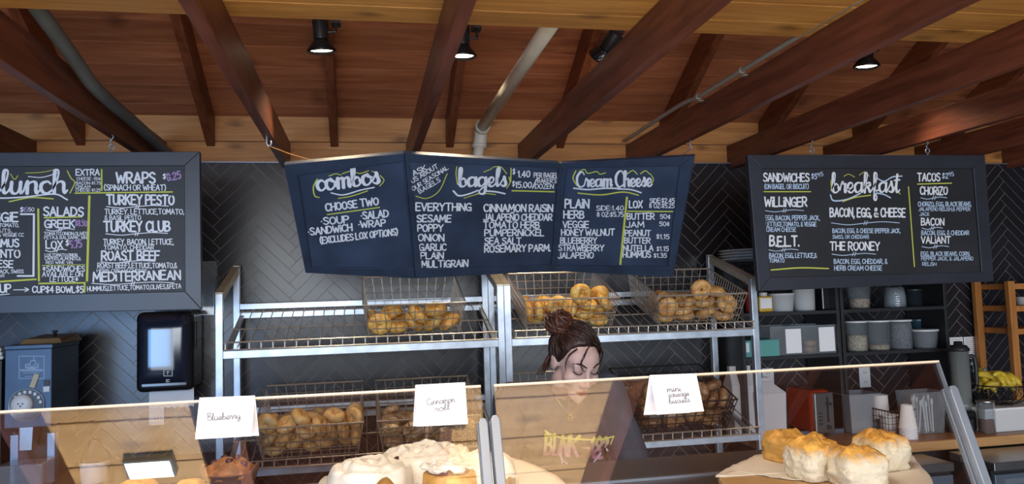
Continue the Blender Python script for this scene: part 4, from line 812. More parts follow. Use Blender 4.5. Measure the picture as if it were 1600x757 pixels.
fill(basket(.935, 1, 'wire basket of yellow cheese bagels on the upper right shelf, behind the hair bun'), 'A', 'gold', .050, 'yellow cheese topped bagel piled in the basket just above the hair bun', 'bagels in the basket above the woman')
fill(basket(1.575, 1, 'wire basket of brown bagels at the right end of the upper shelf'), 'B', 'mix', .052, 'golden brown bagel piled in the right basket of the upper right shelf', 'bagels in the upper right basket')
fill(basket(-.24, 0, 'wire basket heaped with plain tan bagels, right of the blueberry card'), 'L1', 'tan', .047, 'plain tan bagel heaped in the lower basket right of the blueberry card', 'bagels in the lower left basket')
fill(basket(.268, 0, 'wire basket of seeded bagels on the lower left shelf, behind the cinnamon roll card'), 'L2', 'pale', .047, 'seeded bagel piled in the basket behind the cinnamon roll card', 'bagels behind the cinnamon roll card')
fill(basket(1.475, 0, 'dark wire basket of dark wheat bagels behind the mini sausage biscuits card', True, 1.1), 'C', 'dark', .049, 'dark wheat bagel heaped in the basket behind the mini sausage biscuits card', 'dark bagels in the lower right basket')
basket(.935, 0, 'wire basket on the lower right shelf, mostly hidden behind the woman')
q = atY(1081, 462, 3.90)
t = thing('price_tag', 'small blue and white tag on the rear rail, seen through the right end basket', 'tag', (q.x, 3.90, q.z - .02))
MB().box((q.x - .032, 3.8995, q.z - .018), (q.x + .032, 3.9012, q.z + .018)).build('card', M['paper'], t); MB().box((q.x - .026, 3.8985, q.z - .002), (q.x + .026, 3.8993, q.z + .014)).build('blue_band', plain('tag_blue', (.12, .25, .55), .5), t)
# ---------------------------------------------------------------- the glass-fronted pastry counter
GA = math.radians(22); GN = Vector((0, -math.cos(GA), math.sin(GA))); GD = Vector((-.024 * 0, -math.sin(GA), -math.cos(GA)))
GT = Vector((0, 1.0, 1.4845)); DECK = 1.28
t = thing('display_counter', 'dark steel pastry counter with a flat top behind the slanted glass', 'counter', (0, 1.15, 0))
MB().box((-1.3, .93, .02), (.86, 1.38, 1.235)).build('body', M['black'], t, bevel=.004)
MB().box((-1.31, .89, 1.236), (.872, 1.425, DECK)).build('top', plain('dark_steel_top', (.075, .068, .06), .3, .5, var=.3, vscale=6), t, bevel=.004)
yr = atZ(1130, 742, DECK).y
MB().box((-1.31, yr, DECK), (.87, yr + .006, DECK + .004)).build('rail', M['alu'], t)
MB().box((-1.3, 1.381, .86), (.86, 1.68, .90)).box((-1.28, 1.381, .05), (-1.24, 1.66, .86)).box((.80, 1.381, .05), (.84, 1.66, .86)).build('work_shelf', M['inox'], t)
def gp(x, s, lift=0): return Vector((x, GT.y, GT.z)) + GD * s + GN * lift
LG = (GT.z - DECK) / math.cos(GA) - .006
def pane(x0, x1, lab, x1b=None):
    x1b = x1 if x1b is None else x1b
    t = thing('glass_guard', lab, 'glass', gp((x0 + x1) / 2, LG), 'glass guards of the pastry counter')
    mb = MB(); c = [gp(x0, LG), gp(x1b, LG), gp(x1, .0025), gp(x0, .0025)]
    mb.add(c + [p - GN * .006 for p in c], [(0, 1, 2, 3), (7, 6, 5, 4), (0, 4, 5, 1), (1, 5, 6, 2), (3, 7, 4, 0)]); mb.build('pane', M['glass'], t)
    MB().prism([gp(x0, 0), gp(x1, 0), gp(x1, .0024), gp(x0, .0024)], -GN * .005).build('polished_edge', M['edge'], t, fix=True)
    return t
pane(-1.25, .1465, 'left slanted glass pane of the pastry counter, carrying two white cards')
pr = pane(.164, .829, 'right slanted glass pane of the pastry counter, carrying one white card')
MB().prism([gp(.8268, .003), gp(.829, .003), gp(.829, LG), gp(.8268, LG)], -GN * .006).build('polished_edge', M['alu'], pr, fix=True)
def gpost(xa, xb, s0, lab, slant=0):
    c = [gp(xa, LG + .004, .008), gp(xb, LG + .004, .008), gp(xb, s0 + .006, .008), gp(xb - .003, s0, .008), gp(xa + .003, s0, .008), gp(xa, s0 + .006, .008)]
    t = thing('glass_post', lab, 'post', gp((xa + xb) / 2, LG + .004), 'metal posts gripping the counter glass')
    MB().prism(c, -GN * .007).build('front_clamp', M['alu'], t, bevel=.0012, fix=True)
    c2 = [p - GN * .016 for p in c]; MB().prism(c2, -GN * .007).build('back_clamp', M['alu'], t, bevel=.0012, fix=True)
    MB().prism([gp((xa + xb) / 2 - .002, LG + .004, .0005), gp((xa + xb) / 2 + .002, LG + .004, .0005), gp((xa + xb) / 2 + .002, s0 + .02, .0005), gp((xa + xb) / 2 - .002, s0 + .02, .0005)], GN * .0012).build('gasket', M['black'], t, fix=True)
gpost(.1385, .1505, .045, 'left of the two metal posts between the counter glass panes')
gpost(.1545, .1665, .042, 'right of the two metal posts between the counter glass panes')
gpost(.824, .8375, .040, 'metal post at the right end of the counter glass')

# folded cards astride the glass edge
def tent(px, back, words, lab):
    """px: TL, TR, BR, BL pixels of its front leaf"""
    a = math.radians(27); n = Vector((0, -math.cos(a), math.sin(a))); p0 = gp(0, 0, .004) + Vector((0, 0, .004))
    q = [onpl(x, y, p0, n) for x, y in px]
    t = thing('name_card', lab, 'card', tuple((q[2] + q[3]) / 2), 'handwritten cards on the counter glass')
    MB().prism(q, -n * .0008).build('front_leaf', M['card'], t, fix=True)
    ba = math.radians(8); top = [q[0] - n * .001, q[1] - n * .001]; dn = (q[3] - q[0]).length
    bd = Vector((0, .05 + math.sin(ba) * .0, -math.cos(ba))).normalized() * dn * .96
    sh = Vector(back)
    MB().prism([top[0], top[1], top[1] + bd + sh, top[0] + bd + sh], Vector((0, .0008, 0))).build('back_leaf', M['card'], t, fix=True)
    pg = Page(q[0], n, q[0] - q[3]); mb = MB()
    for w, x0, y0, x1, y1, h in words: write(mb, pg, w, (x0, y0), (x1, y1), h, .12, LOW, .1, .0006, .02)
    mb.build('handwriting', M['ink'], t)
tent([(311.7, 622), (398.4, 618.6), (393, 682), (304.7, 687)], (.004, 0, 0), [('Blueberry', 324, 658, 376, 655, 11)], 'folded white card reading Blueberry on the counter glass edge')
tent([(649, 602), (726.7, 597.8), (730.8, 663), (651, 667)], (-.004, 0, 0), [('Cinnamon', 667, 634, 711, 629, 10), ('roll', 680, 644, 703, 641, 10)], 'folded white card reading Cinnamon roll on the counter glass edge')
tent([(1015.5, 586.6), (1087.7, 584), (1100, 643), (1026.6, 648.5)], (-.010, 0, 0), [('mini', 1042, 614, 1064, 612, 10), ('sausage', 1044, 622, 1077, 619, 9), ('biscuits', 1045, 632, 1078, 629, 9)], 'folded white card reading mini sausage biscuits on the counter glass edge')

# ---------------------------------------------------------------- pastries
def flat(name, pts, z, th, mat, lab, cat, curl=0.0):
    P = catmull([atZ(x, y, z) for x, y in pts], 5, True); c = sum(P, Vector()) / len(P)
    mb = MB(); n = len(P); rings = [(.0, 0), (.45, 0), (.8, 0), (.93, .2), (1.0, 1)]; vs = [c.copy()]; fs = []
    for s_, k in rings[1:]:
        for i, p in enumerate(P):
            q = c + (p - c) * s_; q.z = z + curl * k * (.4 + .6 * math.sin(i * 1.3) ** 2); vs.append(q)
    for i in range(n): fs.append((0, 1 + i, 1 + (i + 1) % n))
    for r in range(3):
        for i in range(n): fs.append((1 + r * n + i, 1 + (r + 1) * n + i, 1 + (r + 1) * n + (i + 1) % n, 1 + r * n + (i + 1) % n))
    o = mb.add(vs, fs).build(name, mat, smooth=True)
    m = o.modifiers.new('thickness', 'SOLIDIFY'); m.thickness = th; m.offset = 1
    return tag(o, lab, cat)
M['parch'] = plain('parchment', (.80, .73, .62), .7, var=.05)
M['board'] = wood('serving_board', (.36, .20, .07), (.62, .40, .17), 'X', .5)
bo = [atZ(x, y, DECK) for x, y in ((1122, 752), (1150, 742), (1200, 722), (1300, 714), (1400, 717), (1445, 745), (1452, 775), (1400, 800), (1300, 815), (1200, 805), (1140, 775))]
bo = catmull(bo, 4, True)
tag(MB().prism(bo, (0, 0, .012)).build('serving_board', M['board'], bevel=.003, fix=True), 'round wooden serving board under the biscuits, right end of the counter', 'board')
flat('parchment_sheet', [(1118, 747), (1140, 732), (1168, 720), (1195, 711), (1300, 706), (1408, 707), (1436, 728), (1458, 758), (1430, 785), (1330, 764), (1290, 752), (1240, 752), (1185, 744), (1150, 738)], DECK + .0128, .0007, M['parch'], 'parchment sheet under the four biscuits', 'paper', .003)
bis_mat = topside('biscuit_crust', (.72, .36, .065), (.80, .71, .52), .036, .052, .75, 1.0, 70, .45)
bis_gold = topside('golden_biscuit_crust', (.70, .36, .07), (.66, .37, .08), .030, .050, .65, .9, 60, .45)
bis_side = bis_mat
def biscuit(px, py, w, h, rot, mat, lab, seed, sq):
    from mathutils import noise
    p = atZ(px, py, DECK + .0136); n = 40; prof = []
    for k in range(19):
        t_ = k / 18; prof.append(t_)
    vs = []; fs = []
    for k, t_ in enumerate(prof):
        z = h * t_; lay = .015 * math.sin(t_ * 34 + seed) * (1 if .15 < t_ < .75 else .2)
        rr = .5 * w * (.95 + lay + .06 * math.sin(t_ * math.pi)) * (1 if t_ < .86 else math.sqrt(max(0, 1 - ((t_ - .86) / .15) ** 2)) * .25 + .75)
        for i in range(n):
            a = 2 * math.pi * i / n; ca, sa = math.cos(a), math.sin(a)
            e = sq; r_ = (abs(ca) ** e + abs(sa) ** e) ** (-1 / e)
            q = Vector((ca * r_ * rr, sa * r_ * rr, z)); d = noise.fractal(q * 42 + Vector((seed * 9, 0, 0)), .8, 2.1, 5) * .0085
            vs.append(q * (1 + d / max(.01, q.length)) if t_ > 0.02 else q)
    # crown
    for rrr, dz in ((.72, .010), (.42, .013), (.15, .014)):
        for i in range(n):
            a = 2 * math.pi * i / n; b_ = vs[18 * n + i]; q = Vector((b_.x * rrr, b_.y * rrr, h + dz * .55)); q.z += noise.fractal(q * 60 + Vector((0, seed * 5, 0)), .8, 2, 4) * .009; vs.append(q)
    for k in range(21):
        for i in range(n): fs.append((k * n + i, k * n + (i + 1) % n, (k + 1) * n + (i + 1) % n, (k + 1) * n + i))
    fs.append(tuple(21 * n + i for i in range(n))); fs.append(tuple(range(n - 1, -1, -1)))
    R_ = Matrix.Rotation(rot, 4, 'Z'); o = MB().add([R_ @ v for v in vs], fs).build('biscuit', mat, smooth=True)
    o.location = p; return tag(o, lab, 'biscuit', 'biscuits on the parchment')
biscuit(1228, 718, .066, .043, .3, bis_gold, 'biscuit with a golden side, leftmost of the four on the parchment', 1, 4)
biscuit(1271, 746, .070, .055, .15, bis_mat, 'tall pale sided biscuit, second from the left on the parchment', 2, 5)
biscuit(1342, 758, .073, .049, -.1, bis_mat, 'front pale crumbly biscuit with a low golden top, nearest on the parchment', 3, 6)
biscuit(1377, 730, .070, .050, .1, bis_mat, 'square biscuit at the right rear of the parchment', 4, 6)

flat('parchment_sheet', [(500, 752), (560, 738), (640, 720), (720, 714), (780, 714), (815, 721), (850, 735), (880, 754), (890, 790), (700, 840), (520, 820)], DECK + .006, .0008, M['parch'], 'parchment sheet under the iced cinnamon rolls', 'paper', .002)
pb_ = [atZ(x, y, DECK) for x, y in ((510, 765), (640, 735), (760, 727), (840, 740), (868, 765), (860, 810), (700, 850), (530, 830))]
tag(MB().prism(catmull(pb_, 4, True), (0, 0, .005)).build('baking_tray', M['inox'], fix=True), 'shallow metal tray under the cinnamon rolls', 'tray')
M['dough'] = plain('golden_dough', (.58, .30, .07), .5, var=.35, vscale=40, bump=.3, bscale=60)
M['swirl'] = plain('cinnamon_swirl', (.17, .055, .025), .4, var=.3, vscale=60)
M['icing'] = plain('cream_icing', (.88, .83, .72), .30, sub=.06)
def roll(px, py, r, h, lab, seed, cover, cut=False):
    from mathutils import noise
    c = atZ(px, py, DECK + .0070)
    t = thing('cinnamon_roll', lab, 'cinnamon roll', c, 'iced cinnamon rolls')
    turns = 2.6; n = 90; th = r / (turns + .35) * .94; pts = []
    mb = MB(); sw = MB(); vs = []; fs = []
    for k in range(n + 1):
        a = 2 * math.pi * turns * k / n; rc = th * .5 + (r - th) * k / n; hh = h * (1.10 - .25 * (rc / r) ** 2)
        e = Vector((math.cos(a + seed), math.sin(a + seed), 0))
        row = [(rc - th * .48, 0), (rc + th * .48, 0), (rc + th * .52, hh * .55), (rc + th * .38, hh * .93), (rc, hh), (rc - th * .38, hh * .93), (rc - th * .5, hh * .6)]
        vs += [c + e * q + Vector((0, 0, z)) for q, z in row]
        pts.append((c + e * (rc + th * .5) + Vector((0, 0, 0)), hh))
    for k in range(n):
        for j in range(7): fs.append((k * 7 + j, k * 7 + (j + 1) % 7, (k + 1) * 7 + (j + 1) % 7, (k + 1) * 7 + j))
    fs += [tuple(range(6, -1, -1)), tuple(n * 7 + j for j in range(7))]
    mb.add(vs, fs).build('dough', M['dough'], t, True, fix=True)
    k0 = int(n * .45)
    for k in range(0, n - 38):
        a, b = pts[k], pts[k + 1]; w = Vector((0, 0, 1)); tw = th * .10
        d = (a[0] - c); d.z = 0; d = d.normalized() * tw; d2 = (b[0] - c); d2.z = 0; d2 = d2.normalized() * tw
        sw.add([a[0] - d + w * .004, b[0] - d2 + w * .004, b[0] - d2 + w * b[1] * .985, a[0] - d + w * a[1] * .985, a[0] + d + w * .004, b[0] + d2 + w * .004, b[0] + d2 + w * b[1] * .985, a[0] + d + w * a[1] * .985], [(0, 1, 2, 3), (7, 6, 5, 4), (3, 2, 6, 7)])
    sw.build('cinnamon_swirl', M['swirl'], t)
    # icing: a wrinkled sheet that follows the spiral underneath, with drips down the side
    n2, m2 = 72, 30; iv = [c + Vector((0, 0, h * 1.17))]; fi = []
    for j in range(1, m2 + 1):
        u = j / m2
        for i in range(n2):
            a = 2 * math.pi * i / n2; e = Vector((math.cos(a), math.sin(a), 0))
            dr = cover * (1 + .62 * noise.noise(Vector((math.cos(a) * 1.9 + seed, math.sin(a) * 1.9, seed * 2.1))))
            s_ = u * dr * 1.25; rim = r * 1.035
            if s_ <= .86: rr = rim * s_ / .9; z = h * (1.17 - .22 * (s_ / .86) ** 2)
            else:
                q = (s_ - .86); rr = rim * (.955 + .06 * min(1, q * 4)); z = h * .95 - h * q * 1.5
            p = c + e * rr + Vector((0, 0, max(z, h * .12)))
            ph = (rr / th - (a - seed) / (2 * math.pi)) * 2 * math.pi
            p.z += (.0042 * math.cos(ph + 3.0) + noise.fractal(Vector((p.x, p.y, seed)) * 30, .9, 2, 4) * .0085) * (1 - u * .35)
            p += e * noise.noise(Vector((p.x, p.y, p.z)) * 42) * .004
            iv.append(p)
    for i in range(n2): fi.append((0, 1 + i, 1 + (i + 1) % n2))
    for j in range(m2 - 1):
        for i in range(n2): fi.append((1 + j * n2 + i, 1 + (j + 1) * n2 + i, 1 + (j + 1) * n2 + (i + 1) % n2, 1 + j * n2 + (i + 1) % n2))
    o = MB().add(iv, fi).build('icing', M['icing'], t, True, fix=True)
    md = o.modifiers.new('thickness', 'SOLIDIFY'); md.thickness = .0035; md.offset = 1
roll(578, 770, .062, .040, 'iced cinnamon roll at the left front of its tray', 1.2, .98)
roll(664, 744, .076, .040, 'large iced cinnamon roll at the rear, below its name card', 2.6, 1.05)
roll(700, 780, .049, .044, 'iced cinnamon roll with bare golden dough and a brown swirl showing in front', 4.1, .50)
roll(750, 758, .056, .038, 'iced cinnamon roll at the right, beside the metal posts', 5.3, 1.05)
c = atZ(700, 757, DECK + .055)

def muffin(px, py, r, lab, topcol):
    from mathutils import noise
    c = atZ(px, py, DECK + .0006); t = thing('muffin', lab, 'muffin', c)
    vs = []; fs = []; n, m = 40, 16
    for j in range(m):
        a = math.pi * .5 * j / (m - 1)
        for i in range(n):
            b = 2 * math.pi * i / n; q = Vector((math.cos(b) * math.cos(a) * r, math.sin(b) * math.cos(a) * r, math.sin(a) * r * .72))
            q *= 1 + .16 * noise.fractal(q * 45, 1, 2, 3); vs.append(c + q + Vector((0, 0, .044)))
    for j in range(m - 1):
        for i in range(n): fs.append((j * n + i, j * n + (i + 1) % n, (j + 1) * n + (i + 1) % n, (j + 1) * n + i))
    fs.append(tuple(range(n - 1, -1, -1)))
    MB().add(vs, fs).build('crown', topcol, t, True)
    vs = []; fs = []; n = 48
    for k, (rr, z) in enumerate(((.70, 0), (.78, .012), (.92, .032), (1.06, .050), (1.12, 1))):
        for i in range(n):
            b = 2 * math.pi * i / n; pt = max(0, math.cos(2 * b + .5)) ** 3; fold = 1 + .02 * math.cos(12 * b)
            zz = z if z < 1 else .052 + .013 * pt
            vs.append(c + Vector((math.cos(b) * r * rr * fold, math.sin(b) * r * rr * fold, zz)))
    for k in range(4):
        for i in range(n): fs.append((k * n + i, k * n + (i + 1) % n, (k + 1) * n + (i + 1) % n, (k + 1) * n + i))
    fs.append(tuple(range(n - 1, -1, -1)))
    o = MB().add(vs, fs).build('paper_cup', plain('brown_paper', (.115, .055, .04), .65, var=.2), t, True)
    md = o.modifiers.new('thickness', 'SOLIDIFY'); md.thickness = .0008
    bb = MB()
    for k in range(7):
        a = k * 2.4; rr = r * (.25 + .09 * k); p = c + Vector((rr * math.cos(a), rr * math.sin(a), .044 + r * .72 * math.sqrt(max(.05, 1 - (rr / r) ** 2)) * 1.0))
        bb.lathe([(0, -.006), (.005, -.003), (.006, 0), (.005, .004), (0, .005)], p, 8)
    bb.build('berries', plain('dark_berry', (.05, .015, .02), .5), t, True)
muffin(360, 788, .040, 'brown blueberry muffin in a tulip paper cup, below its name card', plain('muffin_top', (.27, .105, .036), .5, var=.45, vscale=60, bump=.6, bscale=80))
def scone(px, py, r, h, lab, col, seed):
    from mathutils import noise
    c = atZ(px, py, DECK + .0006); vs = []; fs = []; n, m = 40, 12
    for j in range(m):
        a = math.pi * .5 * j / (m - 1)
        for i in range(n):
            b = 2 * math.pi * i / n; q = Vector((math.cos(b) * math.cos(a) ** .7 * r, math.sin(b) * math.cos(a) ** .7 * r, math.sin(a) * h)); d = 1 + .10 * noise.fractal(q * 50 + Vector((seed, 0, 0)), 1, 2, 3)
            vs.append(c + Vector((q.x * d, q.y * d, q.z * d)))
    for j in range(m - 1):
        for i in range(n): fs.append((j * n + i, j * n + (i + 1) % n, (j + 1) * n + (i + 1) % n, (j + 1) * n + i))
    fs.append(tuple(range(n - 1, -1, -1)))
    tag(MB().add(vs, fs).build('scone', col, smooth=True), lab, 'scone', 'scones left of the muffin')
sc_m = plain('scone_crust', (.66, .33, .07), .55, var=.35, vscale=50, bump=.5, bscale=70)
scone(217, 782, .036, .037, 'bright golden scone, leftmost pastry on the counter', sc_m, 1)
scone(297, 786, .033, .036, 'golden scone between the leftmost scone and the muffin', sc_m, 4)

# ---------------------------------------------------------------- the woman behind the counter
def blob(name, parts, voxel, mats, parent, smooth_it=6, disp=None):
    """one continuous skin over spheres ('s', centre, radii[, matrix]) and tapering limbs ('c', a, b, ra, rb)"""
    bm = bmesh.new()
    def ball(M_): bmesh.ops.create_icosphere(bm, subdivisions=3, radius=1, matrix=M_)
    for p in parts:
        if p[0] == 's':
            M_ = Matrix.Translation(p[1]) @ Matrix.Diagonal((*p[2], 1)); M_ = (p[3] @ M_) if len(p) > 3 and p[3] else M_; ball(M_)
        else:
            a, b, ra, rb = Vector(p[1]), Vector(p[2]), p[3], p[4]; L = (b - a).length; k = max(2, int(L / (min(ra, rb) * .35)))
            X = p[5] if len(p) > 5 else None
            for i in range(k + 1):
                f = i / k; r = ra + (rb - ra) * f; M_ = Matrix.Translation(a.lerp(b, f)) @ Matrix.Diagonal((r, r, r, 1))
                bmesh.ops.create_icosphere(bm, subdivisions=2, radius=1, matrix=(X @ M_ if X else M_))
    me = bpy.data.meshes.new(name); bm.to_mesh(me); bm.free()
    o = bpy.data.objects.new(name, me); COL.objects.link(o)
    r = o.modifiers.new('r', 'REMESH'); r.mode = 'VOXEL'; r.voxel_size = voxel
    s = o.modifiers.new('s', 'SMOOTH'); s.iterations = smooth_it; s.factor = .5
    dg = bpy.context.evaluated_depsgraph_get(); ev = bpy.data.meshes.new_from_object(o.evaluated_get(dg))
    bpy.data.objects.remove(o); bpy.data.meshes.remove(me)
    ev.name = name; o0 = Vector(parent.location)
    if disp:
        ns = [v.normal.copy() for v in ev.vertices]
        for v, nn in zip(ev.vertices, ns): v.co += nn * disp(v.co)
    world = [v.co.copy() for v in ev.vertices]; polys = [tuple(p.vertices) for p in ev.polygons]
    for v in ev.vertices: v.co -= o0
    ev.materials.clear()
    for m in mats: ev.materials.append(m)
    for p in ev.polygons: p.use_smooth = True; p.material_index = 0
    o = bpy.data.objects.new(name, ev); COL.objects.link(o); o.parent = parent
    return o, world, polys
HC = atY(899, 567, 2.36)
wo = thing('person', 'woman with a messy dark bun looking down, in a slate T-shirt, behind the counter', 'person', (HC.x - .01, 2.55, 0))
HM = Matrix.Translation(HC) @ Matrix.Rotation(math.radians(13), 4, 'Z') @ Matrix.Rotation(math.radians(3), 4, 'Y') @ Matrix.Rotation(math.radians(25), 4, 'X') @ Matrix.Diagonal((.97, .97, .97, 1))
H_ = lambda x, y, z: HM @ Vector((x, y, z))
bx = HC.x - .01
nb = Vector((bx, 2.49, 1.275)); shL = Vector((bx - .170, 2.52, 1.255)); shR = Vector((bx + .160, 2.51, 1.270))
elL = Vector((bx - .235, 2.43, 1.00)); elR = Vector((bx + .215, 2.42, 1.01))
wrL = Vector((bx - .11, 2.20, .955)); wrR = Vector((bx + .10, 2.19, .955))
body = [('s', (0, .022, .034), (.070, .090, .084), HM), ('s', (0, -.030, -.030), (.055, .055, .070), HM), ('s', (0, -.050, -.082), (.034, .036, .028), HM), ('s', (0, -.070, -.098), (.017, .015, .014), HM),
  ('s', (0, -.030, .036), (.058, .056, .048), HM)]
for s in (-1, 1):
    body += [('s', (s * .038, -.052, -.026), (.025, .026, .026), HM), ('s', (s * .052, -.005, -.060), (.017, .035, .03), HM), ('s', (s * .030, -.072, .012), (.0155, .0115, .0095), HM), ('c', (s * .012, -.083, .026), (s * .042, -.070, .028), .0085, .007, HM),
             ('s', (s * .0105, -.092, -.034), (.0085, .009, .007), HM), ('s', (s * .071, .012, -.004), (.008, .017, .028), HM), ('c', (s * .076, .006, .014), (s * .078, .022, .012), .006, .006, HM), ('c', (s * .078, .022, .012), (s * .073, .016, -.026), .0055, .005, HM)]
body += [('c', (0, -.084, .016), (0, -.103, -.026), .0085, .0105, HM), ('c', (-.016, -.080, -.0595), (.016, -.080, -.0595), .0062, .0062, HM), ('c', (-.014, -.079, -.070), (.014, -.079, -.070), .0068, .0068, HM)]
body += [('c', H_(0, .025, -.05), nb, .046, .054), ('c', nb + Vector((0, .015, -.03)), (bx, 2.530, 1.16), .055, .09), ('s', (bx, 2.540, 1.12), (.145, .085, .13)), ('s', (bx, 2.560, .93), (.13, .085, .12)), ('s', (bx, 2.570, .85), (.155, .10, .10)), ('c', nb + Vector((0, .01, -.045)), shL + Vector((0, 0, -.012)), .045, .044), ('c', nb + Vector((0, .01, -.045)), shR + Vector((0, 0, -.012)), .045, .044)]
for sh, el, wr, s in ((shL, elL, wrL, -1), (shR, elR, wrR, 1)):
    body += [('c', sh, el, .047, .036), ('c', el, wr, .036, .024)]
    d = (wr - el).normalized(); side = Vector((0, 0, 1)).cross(d).normalized() * s; palm = wr + d * .045 + Vector((0, 0, -.004))
    body += [('s', wr + d * .042, (.030, .036, .017)), ('c', wr, wr + d * .03, .022, .02)]
    for k, (off, ln) in enumerate(((-.024, .058), (-.008, .070), (.008, .066), (.024, .052))):
        k0 = palm + side * off + d * .02; k1 = k0 + d * ln * .45 + Vector((0, 0, .004)); k2 = k1 + d * ln * .35 + Vector((0, 0, -.014)); k3 = k2 + d * ln * .18 + Vector((0, 0, -.016))
        body += [('c', k0, k1, .0088, .0080), ('c', k1, k2, .0080, .0072), ('c', k2, k3, .0072, .006)]
    th0 = wr + d * .022 - side * .022; th1 = th0 - side * .022 + d * .024; th2 = th1 - side * .006 + d * .026 + Vector((0, 0, -.008)); body += [('c', th0, th1, .012, .0098), ('c', th1, th2, .0098, .0075)]
for s in (-1, 1):
    body += [('c', (bx + s * .085, 2.570, .82), (bx + s * .095, 2.550, .47), .078, .052), ('c', (bx + s * .095, 2.550, .47), (bx + s * .10, 2.580, .09), .05, .034), ('c', (bx + s * .10, 2.580, .06), (bx + s * .11, 2.440, .035), .034, .028)]
M['skin'] = plain('fair_skin', (.74, .51, .46), .45, var=.06, vscale=20, sub=.08)
M['lip'] = plain('rose_lip', (.46, .16, .15), .4)
bo_, wv, wp = blob('body', body, .0052, [M['skin'], M['lip']], wo, 5)
inv = HM.inverted()
for p in bo_.data.polygons:
    q = inv @ (p.center + Vector(wo.location))
    w_l = .0205 * (1 - ((q.z + .0645) / .0125) ** 2) if abs(q.z + .0645) < .0125 else 0
    if q.y < -.072 and abs(q.x) < w_l: p.material_index = 1
# eyebrows, lash lines
for s in (-1, 1):
    br = [H_(s * x, y, z) for x, y, z in ((.012, -.0935, .031), (.024, -.0865, .037), (.037, -.0755, .0365), (.047, -.064, .031))]
    MB().tube(catmull(br, 4), [.0022] * 4 + [.0026] * 5 + [.0016] * 4, 6).build('eyebrow', plain('brow', (.04, .02, .015), .7) if s < 0 else bpy.data.materials['brow'], wo, True)
    la = [H_(s * x, y, z) for x, y, z in ((.0165, -.0815, .007), (.025, -.0855, .0035), (.035, -.083, .0035), (.045, -.0715, .0075))]
    MB().tube(catmull(la, 4), .0015, 5).build('eyelashes', bpy.data.materials['brow'], wo, True)
# hair: a cap that sinks under the skin below the hairline, strands drawn back to a bun, loose locks
M['hair'] = plain('dark_brown_hair', (.030, .014, .010), .42, var=.5, vscale=30)
M['hair2'] = plain('auburn_brown_hair', (.085, .030, .018), .40, var=.45, vscale=30)
from mathutils import noise as _n
vs = []; fs = []; n, m = 72, 40
def hairline(az):
    tbl = ((0, 34), (28, 31), (46, 20), (60, -8), (76, -34), (100, -36), (125, -50), (180, -58)); a = abs(math.degrees(az))
    for (a0, e0), (a1, e1) in zip(tbl, tbl[1:]):
        if a <= a1: return e0 + (e1 - e0) * (a - a0) / (a1 - a0)
    return -58
for j in range(m + 1):
    el = math.radians(-70 + 160 * j / m)
    for i in range(n):
        az = 2 * math.pi * i / n - math.pi; e = math.degrees(el); d = e - hairline(az)
        k = min(1, max(0, (d + 4) / 12)); k = k * k * (3 - 2 * k)
        s_ = .93 + (.16 + .03 * _n.noise(Vector((az * 5, el * 1.2, 0)))) * k
        vs.append(H_(math.sin(az) * math.cos(el) * .071 * s_, -math.cos(az) * math.cos(el) * .090 * s_ + .024, math.sin(el) * .085 * s_ + .036))
for j in range(m):
    for i in range(n): fs.append((j * n + i, j * n + (i + 1) % n, (j + 1) * n + (i + 1) % n, (j + 1) * n + i))
hair = MB().add(vs, fs).build('hair', M['hair'], wo, True)
BUN = (-.058, .062, .112)
def on_cap(az, el, lift=1.10): return (math.sin(az) * math.cos(el) * .071 * lift, -math.cos(az) * math.cos(el) * .090 * lift + .024, math.sin(el) * .085 * lift + .036)
mb = MB(); mb2 = MB()
for k in range(170):
    az = random.uniform(-2.6, 2.6); el0 = math.radians(hairline(az) + random.uniform(1, 12)); p0 = Vector(on_cap(az, el0, 1.055)); b = Vector(BUN) + Vector((random.uniform(-.03, .03), random.uniform(-.02, .02), random.uniform(-.028, .0)))
    pts = [p0]; 
    dirb = Vector((BUN[0] * .9, BUN[1] * .4, .10)).normalized()
    for t_ in (.25, .5, .75):
        q = p0.lerp(b, t_) - Vector((0, .024, .036)); q = Vector((q.x / .071, q.y / .090, q.z / .085)); L = q.length; q = q / L * max(1.105 + random.uniform(-.015, .035), 1.0)
        pts.append(Vector((q.x * .071, q.y * .090 + .024, q.z * .085 + .036)))
    pts.append(b); r = random.uniform(.0012, .0026)
    (mb if random.random() < .8 else mb2).tube([H_(*p) for p in catmull(pts, 4)], r, 5)
mb.build('strands', M['hair'], hair, True); mb2.build('strands', M['hair2'], hair, True)
mb = MB(); mb.lathe([(0, -.034), (.026, -.026), (.037, 0), (.028, .024), (0, .034)], H_(*BUN), 20)
bun = mb.build('bun', M['hair2'], hair, True)
mb = MB()
for k in range(34):
    ax = Vector((random.gauss(0, 1), random.gauss(0, 1), random.gauss(0, 1))).normalized(); u = ax.orthogonal().normalized(); w = ax.cross(u); r0 = random.uniform(.030, .044); a0 = random.uniform(0, 6.28); ln = random.uniform(2.0, 4.6)
    pts = [H_(*(Vector(BUN) + (u * math.cos(a0 + ln * q / 9) + w * math.sin(a0 + ln * q / 9)) * r0 * (1 + .06 * math.sin(q * 1.7)) + ax * .012 * math.sin(q * .5 + k))) for q in range(10)]
    mb.tube(pts, [.002 + .0034 * math.sin(math.pi * q / 9) for q in range(10)], 6)
mb.build('bun_coils', M['hair2'], bun, True)
mb = MB()
